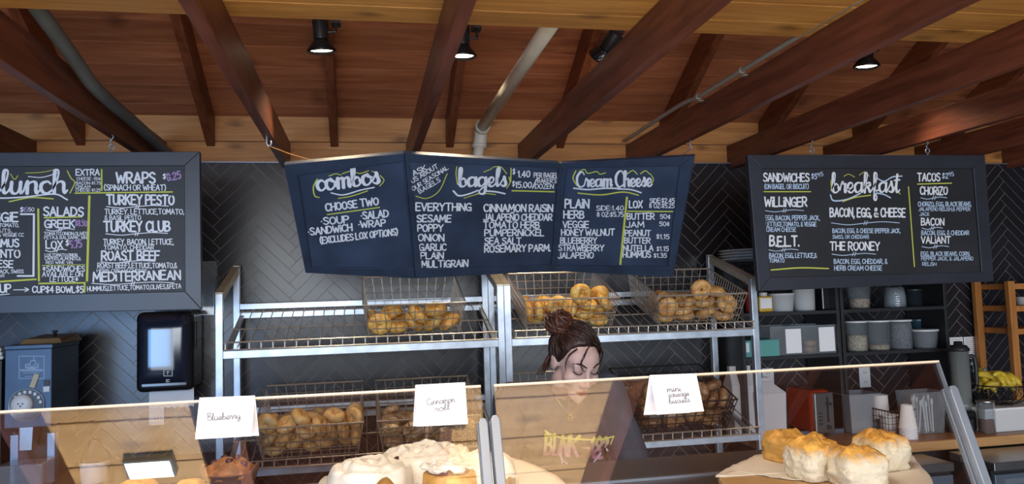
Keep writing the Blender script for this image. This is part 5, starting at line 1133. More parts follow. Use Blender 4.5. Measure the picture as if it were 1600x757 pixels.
LOCKS = [[(-.004, -.070, .108), (-.020, -.086, .094), (-.033, -.092, .070), (-.036, -.090, .046), (-.028, -.093, .026), (-.016, -.096, .020)], [(-.006, -.072, .106), (-.024, -.086, .088), (-.034, -.091, .064), (-.034, -.090, .044), (-.024, -.094, .030)],
         [(.004, -.070, .108), (.030, -.076, .094), (.050, -.066, .066), (.057, -.056, .030), (.059, -.050, -.004)], [(.020, -.068, .100), (.046, -.066, .074), (.058, -.052, .044), (.061, -.046, .014)],
         [(-.045, -.062, .082), (-.058, -.050, .055), (-.062, -.046, .022), (-.058, -.050, -.002)]]
for q in LOCKS:
    for k in range(3):
        j = [Vector(p) + Vector((random.uniform(-.003, .003), random.uniform(-.002, .001), random.uniform(-.003, .003))) for p in q]; c_ = catmull(j, 4); N = len(c_)
        mb.tube([H_(*p) for p in c_], [.0015 * (1 - .8 * i / N) for i in range(N)], 5)
mb.build('loose_locks', M['hair'], hair, True)
for s, cnt in ((-1, 16), (1, 10)):
    mb = MB()
    for k in range(cnt):
        x0 = s * random.uniform(.052, .074); z0 = random.uniform(-.02, .02)
        pts = [(x0, .05, z0 + .02), (x0 + s * random.uniform(.004, .022), .055, z0 - .02), (x0 + s * random.uniform(.0, .028), .06, z0 - .06)]
        mb.tube([H_(*p) for p in catmull(pts, 4)], .0015, 4)
    mb.build('nape_hair', M['hair2'], hair, True)
# clothes
M['tee'] = plain('slate_cotton', (.080, .105, .150), .85, var=.18, vscale=14, bump=.25, bscale=45)
M['jeans'] = plain('black_denim', (.02, .02, .024), .9)
tee = [('s', (bx, 2.525, 1.17), (.165, .098, .115)), ('s', (bx, 2.550, 1.02), (.165, .105, .16)), ('s', (bx, 2.560, .86), (.172, .115, .12)), ('c', nb + Vector((0, .012, -.035)), shL + Vector((.02, 0, -.004)), .072, .064), ('c', nb + Vector((0, .012, -.035)), shR + Vector((-.02, 0, -.004)), .072, .064),
       ('c', shL, shL.lerp(elL, .86), .062, .060), ('c', shR, shR.lerp(elR, .90), .062, .062), ('s', (bx - .07, 2.475, 1.13), (.068, .055, .068)), ('s', (bx + .07, 2.470, 1.13), (.068, .055, .068))]
fold = lambda v: .006 * _n.noise(Vector((v.x * 9 + v.z * 14, v.y * 8, v.z * 5 - v.x * 10))) + .003 * _n.noise(v * 28)
tee_o, tv, tp = blob('t_shirt', tee, .008, [M['tee']], wo, 8, fold)
blob('trousers', [('s', (bx, 2.570, .84), (.168, .11, .10))] + [('c', (bx + s * .085, 2.570, .82), (bx + s * .095, 2.550, .47), .088, .064) for s in (-1, 1)] + [('c', (bx + s * .095, 2.550, .47), (bx + s * .10, 2.580, .10), .063, .050) for s in (-1, 1)], .012, [M['jeans']], wo, 5)
for s in (-1, 1): blob('shoe', [('c', (bx + s * .10, 2.600, .05), (bx + s * .112, 2.420, .042), .046, .040), ('s', (bx + s * .105, 2.510, .014), (.045, .13, .014))], .008, [M['black']], wo, 4)
# printed band lettering on the chest, laid onto the cloth
bvh = BVHTree.FromPolygons(tv, tp)
def onto(mb):
    for v in mb.v:
        h = bvh.ray_cast(Vector((v.x, 1.7, v.z)), Vector((0, 1, 0)))
        v.y = (h[0].y if h[0] else 2.40) - .0035 - (2.38 - v.y)
    return mb
pgt = Page(Vector((0, 2.38, 1.15)), (0, -1, 0), (0, 0, 1)); pgt.dense = True
m, nt, b = _mat('tie_dye_print'); tc = nt.nodes.new('ShaderNodeTexCoord'); sp = nt.nodes.new('ShaderNodeSeparateXYZ'); lk(nt, tc.outputs['Object'], sp.inputs[0])
mr = nt.nodes.new('ShaderNodeMapRange'); zt_, zb_ = atY(900, 690, 2.38).z, atY(900, 712, 2.38).z; mr.inputs['From Min'].default_value = zb_; mr.inputs['From Max'].default_value = zt_; lk(nt, sp.outputs[2], mr.inputs['Value'])
rr = nt.nodes.new('ShaderNodeValToRGB'); rr.color_ramp.elements[0].color = (.88, .50, .74, 1); rr.color_ramp.elements[1].color = (.86, .92, .26, 1); lk(nt, mr.outputs['Result'], rr.inputs['Fac']); lk(nt, rr.outputs['Color'], b.inputs['Base Color']); b.inputs['Roughness'].default_value = .8
def T9(x, y): return (840 + x / 5.517, 640 + y / 5.517)
mb = MB()
for ch, x0, x1, yb, h in (('B', 92, 150, 418, 180), ('L', 168, 205, 424, 185), ('I', 214, 226, 428, 180), ('N', 244, 300, 436, 185), ('K', 318, 392, 438, 190), ('-', 410, 470, 420, 150), ('1', 482, 505, 440, 180), ('8', 524, 590, 462, 205), ('2', 602, 640, 470, 200)):
    write(mb, pgt, ch, T9(x0, yb), T9(x1, yb + 2), h / 5.517, .15, CAPS, 0, 0, 0)
lo = bpy.data.objects
pr_ = onto(mb).build('printed_letters', m, tee_o)
mb = MB()
swashes(mb, pgt, T9, 5.517, [(14, [(64, 186), (120, 222), (210, 245), (330, 258), (460, 262), (560, 256), (655, 235)]), (9, [(64, 186), (95, 240)]), (9, [(655, 235), (628, 300)])]); onto(mb).build('printed_banner', plain('print_lime', (.86, .92, .26), .8), tee_o)
mb = MB(); swashes(mb, pgt, T9, 5.517, [(16, [(190, 380), (215, 440), (275, 490)]), (14, [(205, 420), (212, 500)]), (16, [(545, 380), (505, 430), (460, 485)]), (14, [(565, 470), (560, 500)])]); onto(mb).build('printed_drips', plain('print_lilac', (.72, .64, .88), .8), tee_o)
# necklace
def chest(px, py):
    p = atY(px, py, 2.38); h = bvh.ray_cast(Vector((p.x, 1.7, p.z)), Vector((0, 1, 0))); return (h[0] + Vector((0, -.003, 0))) if h[0] else p
pen = chest(897, 652)
nk = [nb + Vector((-.052, -.03, .03)), Vector((bx - .03, pen.y - .006, pen.z + .040)), pen, Vector((bx + .036, pen.y - .006, pen.z + .045)), nb + Vector((.052, -.03, .03))]
M['gold'] = plain('gold_chain', (.75, .60, .28), .3, .9)
MB().tube(catmull(nk, 6), .0012, 5).build('necklace', M['gold'], wo, True)
MB().tube([pen + Vector((.0075 * math.cos(a), -.002, -.010 + .009 * math.sin(a))) for a in [2 * math.pi * k / 16 for k in range(16)]], .0013, 6, True).tube([pen + Vector((-.006, -.002, -.011)), pen + Vector((.006, -.002, -.011))], .0011, 5).build('pendant', M['gold'], wo, True)
# ---------------------------------------------------------------- left back counter: grinder, towel dispenser
t = thing('back_counter', 'dark back counter under the coffee grinder, left', 'counter', (-1.9, 3.7, 0))
MB().box((-3.15, 3.38, .85), (-.66, 3.985, .885)).build('top', M['black'], t, bevel=.003)
MB().box((-3.15, 3.44, 0), (-.68, 3.985, .85)).build('body', M['black'], t)
M['navysteel'] = plain('navy_enamel', (.05, .09, .155), .38, .2, var=.18, vscale=7)
a = atY(8, 540, 3.55); b = atY(80, 655, 3.55); gx0, gx1, gz1, gz0 = a.x, b.x, a.z - .002, b.z - .03; gyb = 3.86
t = thing('coffee_grinder', 'dark navy coffee grinder with a round dial, far left', 'coffee grinder', ((gx0 + gx1) / 2, 3.7, .885))
MB().box((gx0, 3.55, gz0), (gx1, gyb, gz1 - .018)).box((gx0 - .003, 3.547, gz1 - .018), (gx1 + .003, gyb + .002, gz1)).build('body', M['navysteel'], t, bevel=.003)
MB().hexa([(gx0 + .03, 3.60, gz1 + .0005), (gx1 + .02, 3.60, gz1 + .0005), (gx1 + .02, 3.85, gz1 + .0005), (gx0 + .03, 3.85, gz1 + .0005)], [(gx0 + .045, 3.62, gz1 + .022), (gx1 + .005, 3.62, gz1 + .022), (gx1 + .005, 3.83, gz1 + .034), (gx0 + .045, 3.83, gz1 + .034)]).build('hopper_lid', plain('amber_lid', (.24, .15, .07), .3, var=.2), t, bevel=.003)
kx = atY(86, 525, 3.72).x
MB().lathe([(0, 0), (.007, 0), (.007, .014), (.011, .016), (.011, .024), (0, .026)], (kx, 3.72, gz1 + .0275), 14).build('lid_knob', M['black'], t, True)
pg = Page((gx0, 3.5493, gz0), (0, -1, 0), (0, 0, 1)); mb = MB()
R4 = lambda x0, y0, x1, y1: [[(x0, y0), (x1, y0)], [(x1, y0), (x1, y1)], [(x1, y1), (x0, y1)], [(x0, y1), (x0, y0)]]
for l in R4(30, 557, 69, 592): swash(mb, pg, l, .7, .0006)
for y, x0, x1 in ((578, 32, 67), (580, 32, 67), (583, 36, 62), (589, 39, 60)): swash(mb, pg, [(x0, y), (x1, y)], .9 if y < 582 else .5, .0006)
for q in ([(40, 575), (40, 570), (47, 569), (49, 564), (55, 564), (56, 569), (60, 570), (60, 575), (40, 575)], [(42, 573), (46, 571), (50, 574), (54, 571), (58, 573)], [(53, 564), (53, 559)], [(44, 576), (56, 576)]): swash(mb, pg, q, .8, .0006, False)
mb.build('printed_label', M['chalkblue'], t)
dc = atY(42, 633, 3.549); kc = atY(36, 632, 3.549); RY = Matrix.Rotation(math.radians(90), 4, 'X')
MB().lathe([(0, 0), (.066, 0), (.069, .002), (.069, .006), (.066, .006), (.064, .003), (0, .003)], (dc.x, 3.549, dc.z), 40, RY).build('dial_ring', M['alu'], t, True)
mb = MB()
for k in range(9):
    aa = math.radians(10 + 22 * k); p = Vector((dc.x + .053 * math.cos(aa), 3.5448, dc.z + .053 * math.sin(aa))); mb.box((p.x - .005, 3.5450, p.z - .006), (p.x + .005, 3.5458, p.z + .006))
mb.build('dial_marks', M['white'], t)
MB().lathe([(0, 0), (.041, 0), (.041, .010), (.036, .022), (.020, .024), (0, .022)], (kc.x, 3.5455, kc.z), 30, RY).build('dial_knob', M['white'], t, True)
mb = MB()
for dx, dz in ((-.008, .004), (.008, .004), (0, -.006)): mb.lathe([(0, 0), (.0035, 0), (.003, .002), (0, .002)], (kc.x + dx, 3.5233, kc.z + dz), 10, RY)
mb.build('knob_screws', M['black'], t)
q0, q1 = atY(50, 606, 3.546), atY(58, 585, 3.546); d = (q1 - q0).normalized(); m_ = Vector((-d.z, 0, d.x)) * .010
MB().prism([q0 + m_, q0 - m_, q1 - m_, q1 + m_], (0, -.002, 0)).build('dial_pointer', plain('tan_tape', (.55, .47, .33), .7), t, fix=True)
for (x0, y0, x1, y1), mt in (((68, 604, 78, 613), 'white'), ((69, 594, 78, 603), 'black')):
    p, q = atY(x0, y1, 3.55), atY(x1, y0, 3.55); MB().box((p.x, 3.545, p.z), (q.x, 3.5495, q.z)).build('switch', M[mt], t, bevel=.001)
for x0, x1 in ((15, 29), (73, 86)):
    p, q = atY(x0, 755, 3.552), atY(x1, 652, 3.552); MB().box((p.x, 3.552, .8855), (q.x, 3.558, gz0 - .0005)).box((p.x, 3.552, gz0 - .03), (q.x, 3.60, gz0 - .0005)).build('leg_plate', M['alu'], t, bevel=.001)
    mb = MB(); xm = (p.x + q.x) / 2; mb.lathe([(0, 0), (.006, 0), (.005, .003), (0, .003)], (xm, 3.552, gz0 - .02), 12, RY); mb.build('leg_bolt', M['black'], t)
p, q = atY(29, 705, 3.57), atY(54, 662, 3.57)
MB().hexa([(p.x + .005, 3.56, p.z), (q.x - .005, 3.56, p.z), (q.x - .005, 3.62, p.z), (p.x + .005, 3.62, p.z)], [(p.x, 3.56, q.z), (q.x, 3.56, q.z), (q.x, 3.64, q.z), (p.x, 3.64, q.z)]).box((p.x + .005, 3.575, q.z), (q.x - .005, 3.64, gz0 - .0005)).build('chute', M['inox'], t, bevel=.002)
MB().box((gx0 + .01, 3.66, .8855), (gx1 - .01, gyb - .01, gz0 - .0005)).build('stand', M['black'], t)
p = atY(40, 720, 3.46)
o = MB().box((p.x - .085, 3.40, .8858), (p.x + .085, 3.53, .99)).build('plastic_bin', M['milky'], bevel=.008); tag(o, 'cloudy plastic bin in front of the coffee grinder', 'bin')
p = atY(148, 740, 3.5)
t = thing('storage_tub', 'white tub with a dark lid on the left back counter, seen through the glass', 'tub', (p.x, 3.5, .8855))
MB().lathe([(0, 0), (.050, 0), (.056, .085), (0, .085)], (p.x, 3.5, .8857), 28).build('body', M['white'], t, True, bevel=.002)
MB().lathe([(0, 0), (.058, 0), (.058, .012), (.05, .022), (.02, .075), (.02, .085), (0, .088)], (p.x, 3.5, .9709), 28).build('lid', M['black'], t, True)
p = atY(2, 552, 3.72)
t_ = tag(MB().box((p.x - .12, 3.62, .8855), (p.x + .045, 3.86, p.z - .025)).build('storage_box', M['black'], bevel=.004), 'dark box at the left edge, behind the coffee grinder', 'box')
for k in range(3): tag(MB().box((p.x - .10, 3.64, p.z - .0245 + k * .0172), (p.x + .040 - k * .004, 3.84, p.z - .0080 + k * .0172)).build('folded_towel', M['white'], bevel=.006, seg=3), 'folded white towel stacked at the left edge, beside the coffee grinder', 'towel', 'folded towels at the left edge')

a, b = atY(211, 489, 3.76), atY(301, 611, 3.76); dx0, dx1, dz0, dz1 = a.x, b.x, b.z, a.z; dxm = (dx0 + dx1) / 2
t = thing('towel_dispenser', 'black paper towel dispenser with a glossy smoked window on the tiled wall', 'dispenser', (dxm, 3.87, dz0))
MB().box((dx0, 3.765, dz0), (dx1, 3.995, dz1)).build('housing', M['blackgloss'], t, bevel=.028, seg=5)
# bowed smoked window
mb = MB(); n = 14; v0 = []
for j in range(n + 1):
    for i in range(n + 1):
        u, w = -1 + 2 * i / n, -1 + 2 * j / n; k = (1 - abs(u) ** 6) * (1 - abs(w) ** 6)
        v0.append((dxm + u * (dx1 - dx0) * .43, 3.7648 - .030 * max(0, k) ** .5, (dz0 + dz1) / 2 + .01 + w * (dz1 - dz0) * .42))
mb.add(v0, [(j * (n + 1) + i, j * (n + 1) + i + 1, (j + 1) * (n + 1) + i + 1, (j + 1) * (n + 1) + i) for j in range(n) for i in range(n)])
mb.build('smoked_window', plain('smoked_window', (.018, .022, .040), .10, spec=.8), t, True)
pg = Page((dxm, 3.733, dz0), (0, -1, 0), (0, 0, 1)); mb = MB()
for l in R4(256, 578, 269, 588) + [[(262, 581), (262, 586)], [(260, 581), (265, 581)], [(259, 594), (265, 594)], [(259, 597), (265, 597)], [(261, 594), (261, 598)]]: swash(mb, pg, l, .9, .0, False)
mb.build('printed_symbol', M['white'], t)
MB().box((dx1 + .0, 3.80, dz1 - .17), (dx1 + .006, 3.83, dz1 - .05)).build('latch', M['black'], t, bevel=.002)
p, q = atY(233, 609, 3.83), atY(303, 640, 3.83); zz = [(p.x, p.z + .02), (q.x, p.z + .02)]; k = 14
zig = [(q.x + (p.x - q.x) * i / k, q.z + (.006 if i % 2 else 0) + .012 * (1 - 0)) for i in range(k + 1)]
MB().prism([(x, 3.83, z) for x, z in zz + zig], (0, .0012, 0)).build('paper_towel', M['paper'], t, fix=True)
def outlet(px, py, lab, w=.070, h=.115):
    p = atY(px, py, 3.994); t = thing('wall_outlet', lab, 'outlet', p, 'wall outlets')
    MB().box((p.x - w / 2, 3.990, p.z - h / 2), (p.x + w / 2, 3.9965, p.z + h / 2)).build('cover_plate', M['white'], t, bevel=.002)
    for s in (-1, 1):
        MB().box((p.x - .017, 3.9885, p.z + s * .027 - .014), (p.x + .017, 3.990, p.z + s * .027 + .014)).build('socket', M['white'], t, bevel=.001)
        MB().box((p.x - .008, 3.988, p.z + s * .027 - .004), (p.x - .005, 3.9886, p.z + s * .027 + .006)).box((p.x + .005, 3.988, p.z + s * .027 - .004), (p.x + .008, 3.9886, p.z + s * .027 + .006)).build('slot', M['black'], t)
outlet(245, 646, 'white wall outlet under the paper towel dispenser')
outlet(1200, 592, 'white wall outlet above the white paper bags at right')
outlet(1351, 590, 'white wall outlet above the cloudy bin, right of the toaster')
a, b = atY(314, 492, 3.95), atY(334, 408, 3.95)
t = thing('acrylic_holder', 'clear acrylic wall holder peeking out right of the lunch board', 'holder', (a.x, 3.97, a.z))
MB().box((a.x, 3.955, a.z), (b.x, 3.958, b.z)).build('front_sheet', M['clear'], t)
MB().box((a.x, 3.992, a.z), (b.x, 3.9955, b.z)).build('back_sheet', M['clear'], t)
MB().box((a.x, 3.955, a.z - .004), (b.x, 3.9955, a.z)).box((b.x - .003, 3.958, a.z), (b.x, 3.992, b.z)).build('edge', M['alu'], t)

# ---------------------------------------------------------------- right: wooden counter and black shelf units
CT = .826
t = thing('back_counter', 'long wooden back counter at right with a pale front edge', 'counter', (3.2, 3.66, 0))
MB().box((1.93, 3.355, CT - .040), (4.9, 3.985, CT)).build('top', M['butcher'], t)
MB().box((1.93, 3.335, CT - .045), (4.9, 3.3545, CT)).build('front_edge', M['butcheredge'], t, bevel=.003)
MB().box((1.96, 3.42, 0), (4.9, 3.98, CT - .0405)).build('cabinet', M['black'], t)
M['fridge'] = plain('blue_grey_steel', (.16, .20, .27), .35, .5)
def fridge(x0, x1, y0, z, lab):
    t = thing('undercounter_fridge', lab, 'fridge', ((x0 + x1) / 2, (y0 + 3.32) / 2, 0), 'low fridges in front of the wooden counter')
    MB().box((x0, y0 + .02, .06), (x1, 3.325, z - .04)).build('body', M['black'], t)
    MB().box((x0, y0 - .005, z - .038), (x1, 3.325, z)).build('top', M['inox'], t, bevel=.003)
    MB().box((x0 + .004, y0, .50), (x1 - .004, y0 + .0195, z - .055)).build('drawer', M['fridge'], t, bevel=.003)
    MB().box((x0 + .004, y0, .10), (x1 - .004, y0 + .0195, .49)).build('drawer', M['fridge'], t, bevel=.003)
    MB().box((x0 + .05, y0 - .003, z - .10), (x0 + .16, y0 - .0005, z - .075)).build('plate', M['alu'], t)
    for x in (x0 + .03, x1 - .03): MB().lathe([(0, 0), (.02, 0), (.02, .06), (0, .06)], (x, y0 + .06, 0), 12).build('foot', M['black'], t)
f0 = atZ(1432, 728, .775); f1 = atZ(1503, 727, .775)
fridge(f1.x - .75, f1.x, f0.y, .775, 'low blue-grey fridge below the wooden counter, left of the glass end post')
f2 = atZ(1552, 724, .775); fridge(f2.x, f2.x + .75, f2.y, .775, 'low blue-grey fridge below the wooden counter, lower right corner')

SY0, SY1, STOP = 3.68, 3.985, 1.738
def shelf_unit(x0, x1, lab):
    t = thing('shelf_unit', lab, 'shelf unit', ((x0 + x1) / 2, 3.83, CT), 'black shelf units on the wooden counter')
    for x in (x0, x1 - .018): MB().box((x, SY0, CT + .0005), (x + .018, SY1, STOP - .018)).build('side_panel', M['black'], t, bevel=.001)
    MB().box((x0, SY0, STOP - .0178), (x1, SY1, STOP)).build('top_panel', M['black'], t, bevel=.001)
    for z in (1.468, 1.240): MB().box((x0 + .0182, SY0, z - .018), (x1 - .0182, SY1, z)).build('shelf', M['black'], t, bevel=.001)
    MB().box((x0 + .0182, SY0, CT + .0006), (x1 - .0182, SY0 + .02, CT + .022)).build('kick_rail', M['fridge'], t)
    return t
shelf_unit(1.905, 2.472, 'left black shelf unit on the wooden counter, holding white tubs and the toaster')
shelf_unit(2.480, 3.125, 'right black shelf unit on the wooden counter, holding round canisters')
S1, S2 = 1.4685, 1.2405
def pxw(x0, x1, y, Y): a, b = atY(x0, y, Y), atY(x1, y, Y); return (a.x + b.x) / 2, (b.x - a.x) / 2
def hgt(px, py, Y, z): return atY(px, py, Y).z - z
# upper shelf, left unit
Y = 3.76
x, r = pxw(1182, 1203, 470, Y)
t = thing('mustard_jar', 'yellow jar with a white label on the upper black shelf, beside the rack post', 'jar', (x, Y, S1))
MB().box((x - r, Y - .03, S1 + .0005), (x + r, Y + .03, S1 + .085)).build('body', plain('mustard', (.62, .38, .05), .35), t, bevel=.008)
MB().box((x - r + .006, Y - .0312, S1 + .02), (x + r - .008, Y - .0302, S1 + .075)).build('label', M['paper'], t)
MB().lathe([(0, 0), (.022, 0), (.022, .018), (0, .018)], (x, Y, S1 + .0852), 16).build('cap', M['white'], t)
x, r = pxw(1164, 1178, 470, Y + .05)
t = thing('sauce_bottle', 'dark red bottle behind the rack post on the upper black shelf', 'bottle', (x, Y + .05, S1)); MB().lathe([(0, 0), (r, 0), (r, .09), (r * .45, .125), (r * .4, .15), (0, .15)], (x, Y + .05, S1 + .0005), 18).build('body', plain('red_sauce', (.22, .02, .02), .25), t, True)
MB().lathe([(0, 0), (r * .48, 0), (r * .4, .025), (0, .027)], (x, Y + .05, S1 + .1508), 14).build('cap', M['white'], t)
def tub(x0, x1, top, Y, z, mat, lab, name='tub', cat='tub', taper=.88, lid=None, fill=None, grp=None, lidmat=None, n=32, sq=False):
    x, r = pxw(x0, x1, 500, Y); h = hgt((x0 + x1) / 2, top, Y, z)
    t = thing(name, lab, cat, (x, Y, z), grp)
    w = .0022; prof = [(0, .0006), (r * taper, .0006), (r, h), (r + .0015, h), (r + .0015, h + .002), (r - w, h + .002), (r * taper - w, .004), (0, .004)]
    if not sq: MB().lathe(prof, (x, Y, z), n).build('body', mat, t, True)
    if fill:
        fh, fm, seed = fill; fr = r * (taper + (1 - taper) * fh) - w - .001; top_ = h * fh
        vs = []; mb = MB(); mb.lathe([(0, .0048), (r * taper - w - .001, .0048), (fr, top_ - .004), (fr * .8, top_), (fr * .4, top_ + .004), (0, top_ + .005)], (x, Y, z), 28)
        o = mb.build('contents', fm, t, True); o['kind'] = 'stuff'
    if lid: MB().lathe([(0, 0), (r + .003, 0), (r + .003, .008), (r * .9, .010), (0, .010)], (x, Y, z + h + .0022), n).build('lid', lidmat or M['white'], t, True, bevel=.0008)
    return t, x, r, h
tub(1204, 1240, 462, 3.78, S1, M['white'], 'white ribbed tub with a thick rim on the upper black shelf', lid=True)
tub(1242, 1273, 448, 3.78, S1, M['white'], 'plain tall white container right of the ribbed tub on the upper shelf', taper=.94)
x, r = pxw(1275, 1308, 470, 3.80); o = MB().box((x - r, 3.74, S1 + .0005), (x + r, 3.92, S1 + .13)).build('storage_bin', M['blackgloss'], bevel=.006); tag(o, 'black bin at the right end of the left unit upper shelf', 'bin')
M['oats'] = plain('rolled_oats', (.62, .50, .33), .8, var=.45, vscale=90, bump=.8, bscale=140); M['nuts'] = plain('chopped_nuts', (.52, .36, .22), .8, var=.5, vscale=70, bump=.8, bscale=110)
M['grey'] = plain('grey_seeds', (.17, .165, .19), .8, var=.5, vscale=90, bump=.6, bscale=140); M['tan'] = plain('brown_spread', (.30, .15, .07), .5, var=.5, vscale=30)
tub(1327, 1361, 446, 3.77, S1, M['clear'], 'clear tub of chopped nuts on the upper shelf of the right unit', fill=(.42, M['nuts'], 1), taper=.82)
for k in range(5):
    x, r = pxw(1384, 1413, 470, 3.79); o = MB().lathe([(r * .97, 0), (r, .004), (r * .96, .012), (r * .86, .055), (r * .84, .055), (r * .94, .012), (r * .95, .002)], (x, 3.79, S1 + .0006 + k * .013), 28).build('plastic_cup', M['clear'], smooth=True); tag(o, 'clear plastic cup nested upside down in the stack on the upper right shelf', 'cup', 'nested clear cups')
tub(1418, 1441, 455, 3.79, S1, plain('dark_glass', (.02, .028, .035), .08), 'small dark glass jar right of the clear cups on the upper shelf', name='jar', cat='jar', taper=1.0, lid=True, lidmat=M['black'])
# lower shelf, left unit
a, b = atY(1148, 557, 3.68), atY(1219, 532, 3.68)
t = thing('storage_box', 'teal box with a small white label, behind the rack post', 'box', ((a.x + b.x) / 2, 3.75, S2)); bx0 = max(a.x, 1.927)
MB().box((bx0, 3.69, S2 + .0005), (b.x, 3.84, b.z)).build('body', plain('teal_card', (.10, .34, .32), .6), t, bevel=.002)
p, q = atY(1151, 552, 3.69), atY(1170, 536, 3.69); MB().box((max(p.x, bx0 + .003), 3.6885, p.z), (q.x, 3.6898, q.z)).build('label', M['paper'], t)
MB().box((bx0 - .0, 3.689, b.z + .0003), (b.x, 3.841, b.z + .004)).build('lid', bpy.data.materials['teal_card'], t)
def clear_bin(x0, x1, top, lx0, lx1, lt, lb, lab, fill):
    a, b = atY(x0, 553, 3.70), atY(x1, top, 3.70); t = thing('storage_bin', lab, 'bin', ((a.x + b.x) / 2, 3.79, S2)); z0 = S2 + .0006; w = .003
    mb = MB().box((a.x, 3.70, z0), (b.x, 3.70 + w, b.z)).box((a.x, 3.88 - w, z0), (b.x, 3.88, b.z)).box((a.x, 3.70 + w, z0), (a.x + w, 3.88 - w, b.z)).box((b.x - w, 3.70 + w, z0), (b.x, 3.88 - w, b.z)).box((a.x + w, 3.70 + w, z0), (b.x - w, 3.88 - w, z0 + w))
    mb.build('body', M['clear'], t)
    MB().tube([(a.x, 3.70, b.z), (b.x, 3.70, b.z), (b.x, 3.88, b.z), (a.x, 3.88, b.z)], .004, 6, True).build('rim', M['clear'], t)
    p, q = atY(lx0, lb, 3.699), atY(lx1, lt, 3.699); MB().box((p.x, 3.6985, p.z), (q.x, 3.6998, q.z)).build('label', M['paper'], t)
    fill(t, a.x + .005, b.x - .005, z0 + .004)
def f1(t, x0, x1, z): MB().box((x0 + .003, 3.71, z), (x0 + .05, 3.86, z + .04)).build('contents', M['oats'], t, bevel=.006)
def f2(t, x0, x1, z):
    for k in range(2): MB().lathe([(0, 0), (.03, 0), (.037, .028), (0, .03)], ((x0 + x1) / 2 - .022, 3.76, z + k * .034), 22).build('contents', M['tan'], t, True)
clear_bin(1205, 1252, 510, 1229, 1251, 514, 553, 'clear bin with a white label next to the teal box', f1)
clear_bin(1255, 1306, 508, 1281, 1303, 511, 550, 'clear bin of brown stacked tubs with a white label, right of the other labelled bin', f2)
# lower shelf, right unit
tub(1322, 1351, 505, 3.75, S2, M['clear'], 'clear canister half full of pale oats with a white lid', 'canister', 'canister', 1.0, True, (.56, M['oats'], 1))
tub(1353, 1386, 504, 3.76, S2, M['clear'], 'clear canister nearly empty of nuts with a white lid', 'canister', 'canister', .96, True, (.2, M['nuts'], 2))
tub(1388, 1420, 503, 3.76, S2, M['clear'], 'clear canister full of dark grey seeds with a white lid', 'canister', 'canister', 1.0, True, (.95, M['grey'], 3))
tub(1423, 1444, 502, 3.91, S2, plain('blue_tint', (.04, .09, .13), .2), 'dark blue container behind the small white lidded tub', 'container', 'container', .95, True, None, None, bpy.data.materials.get('blue_tint'))
tub(1424, 1460, 518, 3.76, S2, M['milky'], 'low cloudy tub with a white lid at the right end of the shelf', 'tub', 'tub', .85, True, (.8, M['grey'], 4))
# platters on top of the left unit
px_, pr_r = atY(1168, 400, 3.83).x, .155
for k in range(4):
    n = 12; z = STOP + .0006 + k * .0155; pt = thing('platter', 'x', 'platter', (px_, 3.83, z)) if False else None
    prof = [(0, 0), (pr_r * .62, 0), (pr_r * .66, .003), (pr_r, .0165), (pr_r, .019), (pr_r * .65, .006), (0, .005)]
    o = MB().lathe(prof, (px_, 3.83, z), n).build('platter', M['white'], fix=True); tag(o, 'white faceted platter stacked on top of the left black shelf unit', 'platter', 'stacked white platters')
# on the counter
M['bag'] = plain('white_bag_paper', (.58, .56, .58), .8)
def paper_bag(x0, x1, y0, y1, Y, lab, tl=.6, tr=.2):
    a, b = atY(x0, y1, Y), atY(x1, y0, Y); z0 = CT + .0006; xm = (a.x + b.x) / 2; h = b.z - z0; w = (b.x - a.x) / 2; d = .05; zs = z0 + h * .74
    t = thing('paper_bag', lab, 'bag', (xm, Y + d, z0), 'white paper bags')
    MB().hexa([(xm - w * .9, Y, z0), (xm + w * .9, Y, z0), (xm + w * .9, Y + 2 * d, z0), (xm - w * .9, Y + 2 * d, z0)], [(xm - w, Y, zs), (xm + w, Y, zs), (xm + w, Y + 2 * d, zs), (xm - w, Y + 2 * d, zs)]).build('body', M['bag'], t, bevel=.002)
    MB().hexa([(xm - w, Y, zs + .0004), (xm + w, Y, zs + .0004), (xm + w, Y + 2 * d, zs + .0004), (xm - w, Y + 2 * d, zs + .0004)], [(xm - w * tl, Y + d * .7, z0 + h * .93), (xm + w * tr, Y + d * .7, z0 + h * .93), (xm + w * tr, Y + d * 1.3, z0 + h * .93), (xm - w * tl, Y + d * 1.3, z0 + h * .93)]).build('shoulder', M['bag'], t, bevel=.002)
    MB().box((xm - w * (tl - .02), Y + d * .72, z0 + h * .93 + .0004), (xm + w * (tr - .02), Y + d * 1.28, z0 + h)).build('rolled_top', M['bag'], t, bevel=.002)
paper_bag(1186, 1227, 590, 690, 3.66 + .03, 'white paper bag with a rolled top, just right of the rack post')
paper_bag(1148, 1183, 572, 690, 3.68 + .05, 'white paper bag partly behind the rack post', .9, .75)
a, b = atY(1257, 668, 3.60), atY(1306, 610, 3.60)
t = thing('toaster', 'red toaster with a silver control end, on the wooden counter', 'toaster', ((a.x + b.x) / 2, 3.62, CT))
M['red'] = plain('red_enamel', (.34, .035, .014), .22); tz0, tz1 = CT + .012, b.z; tx0, txs, tx1 = a.x, atY(1274, 640, 3.60).x, b.x
R3 = Matrix.Rotation(math.radians(4), 4, 'Z'); C3 = Vector(((txs + tx1) / 2, 3.63, 0)); X3 = Matrix.Translation(C3) @ R3; w3 = (tx1 - txs) / 2
MB().box((-w3, .0, tz0), (w3, .24, tz1), X3).build('body', M['red'], t, bevel=.028, seg=4)
MB().box((-w3 + .004, -.014, tz0 + .004), (w3 - .004, -.0005, tz1 - .012), X3).build('end_panel', M['inox'], t, bevel=.012, seg=3)
MB().box((.012, -.0165, tz0 + .06), (.024, -.0145, tz1 - .035), X3).box((.004, -.034, tz1 - .075), (.032, -.0168, tz1 - .063), X3).build('lever', M['black'], t)
